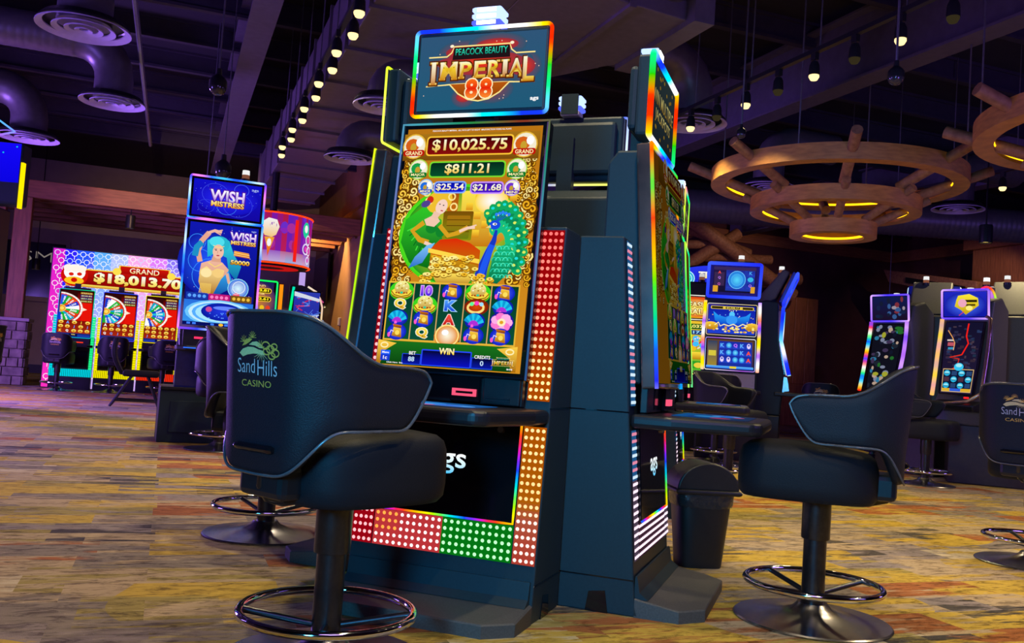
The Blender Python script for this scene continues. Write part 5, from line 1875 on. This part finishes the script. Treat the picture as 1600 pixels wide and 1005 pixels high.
for i in range(26):
    a.ell(random.uniform(16, 88), random.uniform(36, 64), 7, 6, random.choice(('#e02840', '#d83050', '#40c0ff', '#f0c020', '#d02038')), 12).ell(random.uniform(16, 88), random.uniform(36, 64), 2, 2, '#ffd0d0', 6)
a.rect(24, 68, 76, 84, ['#ffe040', '#c08010'], 4).rect(10, 88, 90, 104, '#28a028', 3).ell(30, 98, 8, 7, '#ffe080').ell(60, 97, 10, 6, '#f0d040')
screen_box(t, a, .60, .68, (0, 0, 1.04), (0, 0, 0), .02, .05, frame=['#ffd040', '#40ff60', '#ffe080'], fr=.006, k=1.0)
deck(t, .36, -.3, .1, .9)
candle(t, (.05, .1, 2.02 + .23), k=.6)
t = thing('arched_sign', 'wide blue arched sign with a round star emblem above the treasure machine', 'sign', (*room(2.88, 12.95), 0), R(-29))
prof = [(-.62, 2.26)] + [(-.62 + 1.24 * i / 12, 2.52 + .10 * math.sin(PI * i / 12)) for i in range(13)] + [(.62, 2.26)]
MB().prism(prof, 'y', .0, .16).build('board', BLACK, t, bevel=.01)
a = Art(1.22, .36)
a.poly([(1, 34), (1, 9)] + [(1 + 98 * i / 12, 9 - 7.5 * math.sin(PI * i / 12)) for i in range(13)] + [(99, 34)], ['#2a38f0', '#1010b0'])
a.ell(15, 18, 10, 9.4, '#c8ffff').ell(15, 18, 9, 8.4, '#20a8d8').ring(15, 18, 6.6, 6.2, 1, '#c0f8ff')
star = [(15 + (5.4 if i % 2 == 0 else 2.2) * math.sin(PI * i / 5), 18 - (5.2 if i % 2 == 0 else 2.1) * math.cos(PI * i / 5)) for i in range(10)]
a.poly(star, '#ffffff')
a.text('TREASURE', 56, 13, 8, ['#ffffff', '#ffe070'], w=54, ol=.05, olc='#102080', bold=.04)
for q in (36, 44):
    a.poly([(q + (3.4 if i % 2 == 0 else 1.5) * math.sin(PI * i / 5), 25 - (3.4 if i % 2 == 0 else 1.5) * math.cos(PI * i / 5)) for i in range(10)], '#ff4030')
a.text('I', 52, 25, 8, '#ffffff', bold=.05)
a.place('screen', t, (0, -.003, 2.255))
for sx in (-.5, .5):
    MB().box(sx - .04, sx + .04, .18, .26, 0, 2.4).build('post', BLACK, t)

dup(ST, (6.0, 9.05, 0), R(150), 'black stool seen from behind in front of the ocean-game machine')
dup(ST, (4.88, 7.12, 0), R(25), 'black stool whose open side faces the camera, between the deck and the profile machine')
dup(ST, (*room(4.5, 13.1), 0), R(140), 'far black stool with a yellow emblem between the profile machine and the right stool')
dup(ST, (*room(5.2, 12.9), 0), R(215), 'far black stool with a pale piped edge behind the right stool')
dup(ST, (7.55, 7.45, 0), PA - R(110) + R(180), 'black stool with blue glow on its base, in front of the lightning-screen machine')
x, y = room((1628 - 800) / 1420 * 5.25, 5.25)
dup(ST, (x, y, 0), R(112), 'black stool with a bright yellow emblem cut off by the right edge')

# ------------------------------------------------------------------ curved machines at right


def art_storm(k=1.0):
    a = Art(.40, .80, k)
    H = a.H
    a.rect(0, 0, 100, H, ['#14122e', '#241a38'])
    random.seed(31)
    for i in range(70):
        x, y = random.uniform(5, 90), random.uniform(8, 130)
        a.rect(x, y, x + random.uniform(5, 14), y + random.uniform(2, 8), random.choice(('#2a2a48', '#3a3050', '#20304a', '#4a3a48', '#283860', '#382838')), .6)
    a.rect(10, 58, 30, 68, '#c85868').rect(12, 72, 30, 78, '#3a9ac8').rect(8, 50, 26, 54, '#e8d8d0')
    a.line([(8, 24), (22, 44), (30, 60), (28, 80)], 2.2, '#ffb060').line([(62, 4), (60, 40), (68, 60), (54, 92)], 4, '#ff2018').line([(54, 92), (20, 100), (48, 104), (44, 124), (14, 144)], 3, '#ff3010')
    a.rect(4, 132, 96, 196, '#e8c080', 1).rect(6, 134, 94, 186, '#101838', 1).rect(6, 186, 94, 194, '#e8b830').rect(30, 186, 64, 194, '#3060e0')
    for r in range(3):
        for q in range(4):
            x, y = 17 + 22 * q, 144 + 17 * r
            if (q + r) % 2 == 0:
                a.ell(x, y, 9.5, 8, '#28c0f0').ell(x, y - 1, 7, 4, '#a0f0ff').line([(x - 7, y + 2), (x + 7, y + 2)], 1.8, '#104878')
            else:
                a.rect(x - 8, y - 6, x + 8, y + 6, ('#503040', '#284878')[q % 2], 1.5)
    a.ell(50, 126, 14, 11, '#38d0ff').ell(50, 122, 9, 5, '#b0f8ff')
    return a


def art_gold(k=1.0):
    a = Art(.46, .28, k)
    a.rect(0, 0, 100, a.H, ['#2028c0', '#1018a0']).glow(50, 32, 48, 30, '#4870ff', '#1820a8')
    a.poly([(34, 10), (60, 6), (80, 16), (82, 34), (66, 46), (52, 56), (40, 44), (26, 36), (30, 20)], ['#ffe838', '#c0a010'])
    a.rect(44, 20, 78, 26, '#302808').rect(46, 30, 74, 35, '#5a4a08').ell(44, 28, 10, 10, '#f0a8c0').ell(60, 40, 8, 6, '#fff080')
    a.line([(36, 58), (48, 48)], 1.6, '#e83040')
    return a


def curve_machine(label, loc, rz, base_turn, a_main, a_top, pipes, group='curved machines at right', mt=GREY):
    t = thing('slot_machine', label, 'slot machine', (loc[0], loc[1], 0), rz, group)
    c, s = math.cos(base_turn), math.sin(base_turn)
    bs = MB().box(-.10, .66, .0, .60, 0, .64).build('pedestal', mat('brown_pedestal', (.035, .026, .024), .5), t, rot=(0, 0, base_turn), bevel=.01)
    MB().prism([(.55, .64), (.55, 1.95), (.35, 2.08), (.12, 2.02), (.06, 1.80), (.14, 1.4), (.04, .98), (-.06, .86), (.02, .64)], 'x', -.27, .27).build('body', mt, t, bevel=.02)
    # tall screen bent like a bow
    for i, (x, y, z) in enumerate(a_main.v):
        u = z / a_main.h
        a_main.v[i] = (x * (.84 + .16 * u), y + .03 - .17 * (1 - u), .98 + z)
    a_main.build('screen', LIT, t, fix=False)
    sc_ = MB()
    P = [[(x * (.84 + .16 * u), yy + .035 - .17 * (1 - u), .97 + .82 * u) for x, yy in ((-.22, 0), (.22, 0), (.22, .03), (-.22, .03))] for u in (0, 1)]
    sc_.rings(P).build('screen_panel', GLOSS, t)
    for sx, pal in zip((-1, 1), pipes):
        pth = [(sx * .25 * (1 - .1 * abs(u - .55)), .01 - .19 * (1 - u) ** 1.5, .95 + .86 * u) for u in [i / 8 for i in range(9)]]
        if pal == 'metal':
            MB().tube([(sx * .24, .0, 1.84)] + [(sx * .29, -.02 - .20 * (1 - u) ** 1.5, .95 + .86 * u) for u in (1, .8, .6, .4, .2, .05)] + [(sx * .17, -.24, .90), (-.10 * sx, -.24, .86)], .020, 10).build('grab_rail', mat('rose_metal', (.55, .36, .34), .25, .9), t, smooth=60)
        else:
            bar_light('side_light', t, pth, .022, pal, 1.1, 2.0)
    screen_box(t, a_top, .46, .28, (0, .03, 1.84), (R(6), 0, 0), .02, .05, frame=['#6040ff', '#a070ff', '#d0a0ff', '#4030ff'], fr=.012, k=1.5)
    d = MB().prism([(-.26, .80), (-.28, .86), (.04, .92), (.04, .78)], 'x', -.24, .24).build('button_deck', BLACK, t, bevel=.015)
    m = MB(hx('#3050ff', 2.0))
    for i in range(4):
        m.box(-.235, -.20, -.10 - .0 * i, -.095, .50 + .07 * i, .54 + .07 * i)
    m.build('deck_light', LIT, t)
    MB(hx('#ff2020', 1.5)).box(.08, .13, -.12, -.11, .93, .95).build('ticket_slot', LIT, t)
    candle(t, (.0, .15, 2.06), k=.8)
    return t


curve_machine('curved machine with red lightning on its tall screen, nearest of the right group', room(5.0, 10.05), R(-69), R(26), art_storm(.9), art_gold(),
              (['#ffc060', '#e8a0a0', '#ffd820', '#d8a8a0'], 'metal'))
a = Art(.40, .80, .55)
random.seed(77)
a.rect(0, 0, 100, a.H, '#181828')
for i in range(60):
    a.ell(random.uniform(6, 94), random.uniform(6, 192), random.uniform(4, 12), random.uniform(4, 10), random.choice(('#e8c8b0', '#3898c8', '#d0d040', '#308838', '#504068', '#283040', '#a0a8c8', '#1a2038')), 8)
b = Art(.46, .28, .5)
b.rect(0, 0, 100, b.H, ['#182868', '#281838'])
for i in range(20):
    b.ell(random.uniform(6, 94), random.uniform(6, 54), random.uniform(4, 10), random.uniform(4, 8), random.choice(('#4878c0', '#a84050', '#203060', '#d0c0d0', '#202848')), 8)
curve_machine('curved machine beyond the right stool with a violet edge and stripes of coloured light', room(4.60, 11.1), R(-76), R(0), a, b,
              (['#ff2010', '#ffe020', '#20d8ff', '#1030ff', '#20ff40', '#ffffff', '#ff3020', '#1048ff'], ['#b060ff', '#c080ff', '#8040ff', '#d8a0ff']))
dual_machine('grey machine seen from behind with a white-lit top edge, between the two curved machines', room(5.5, 11.9), R(128), 'grey machine backs at right', GREY, dim=.6, tops=('#a0d0ff', '#ffffff'))
dual_machine('dark grey machine at the right edge behind the lightning-screen machine', room(6.25, 11.3), R(118), 'grey machine backs at right', GREY, dim=.6, tops=('#40ff80', '#a0e0ff'))
t = thing('wheel_topper', 'oval rainbow-rimmed lit topper on a dark post above the lightning-screen machine', 'sign', (*room(5.5, 10.55), 0), R(-40))
MB().box(-.05, .10, .05, .26, 0, 2.26).build('post', GREY, t, bevel=.02)
m = MB()
P = [(.10 * math.cos(2 * PI * i / 40), 0, 2.08 + .17 * math.sin(2 * PI * i / 40)) for i in range(40)]
m.tube(P, .012, 8, True, [cyc(['#40ff40', '#ff4020', '#ff2060', '#20a0ff', '#20e0ff', '#ffe040'], i / 40, 1.4) for i in range(40)])
m.build('rim_light', LIT, t)
a = Art(.18, .32, .8)
a.ell(50, 89, 48, 86, ['#ff90ff', '#2040ff'], 24).ell(42, 70, 18, 40, '#ffffff', 16)
a.place('screen', t, (0, .005, 1.92))
candle(t, (.02, .15, 2.26), k=1.2)

# ------------------------------------------------------------------ waste bin
t = thing('waste_bin', 'black waste bin with a domed lid beside the edge-on machine', 'bin', (2.545, 3.93, 0), TURN + R(8))
rg = []
for k, z in ((.72, .0), (.74, .01), (.92, .30), (.96, .355)):
    rg.append([(k * .150 * math.copysign(abs(math.cos(u)) ** .55, math.cos(u)), k * .115 * math.copysign(abs(math.sin(u)) ** .55, math.sin(u)), z) for u in [2 * PI * i / 32 for i in range(32)]])
MB().rings(rg).build('body', RUBBER, t, smooth=50)
rg = []
random.seed(12)
for k, z in ((.93, .295), (.985, .31), (1.0, .34), (1.01, .366)):
    rg.append([((k + random.uniform(-.012, .012)) * .151 * math.copysign(abs(math.cos(u)) ** .55, math.cos(u)), (k + random.uniform(-.012, .012)) * .116 * math.copysign(abs(math.sin(u)) ** .55, math.sin(u)), z + random.uniform(-.006, .006)) for u in [2 * PI * i / 48 for i in range(48)]])
MB().rings(rg, caps=False).build('liner', LINER, t, smooth=70)
ld = MB().prism([(.158 * math.cos(PI * i / 20), .38 + .135 * math.sin(PI * i / 20)) for i in range(21)], 'y', -.11, .11).build('lid', RUBBER, t, smooth=35, bevel=.008)
MB().rings([[(k * x, k * y, z) for x, y in ((-.158, -.12), (.158, -.12), (.158, .12), (-.158, .12))] for k, z in ((1.0, .36), (1.06, .364), (1.06, .380), (1.0, .384))]).build('rim', RUBBER, t, bevel=.006)
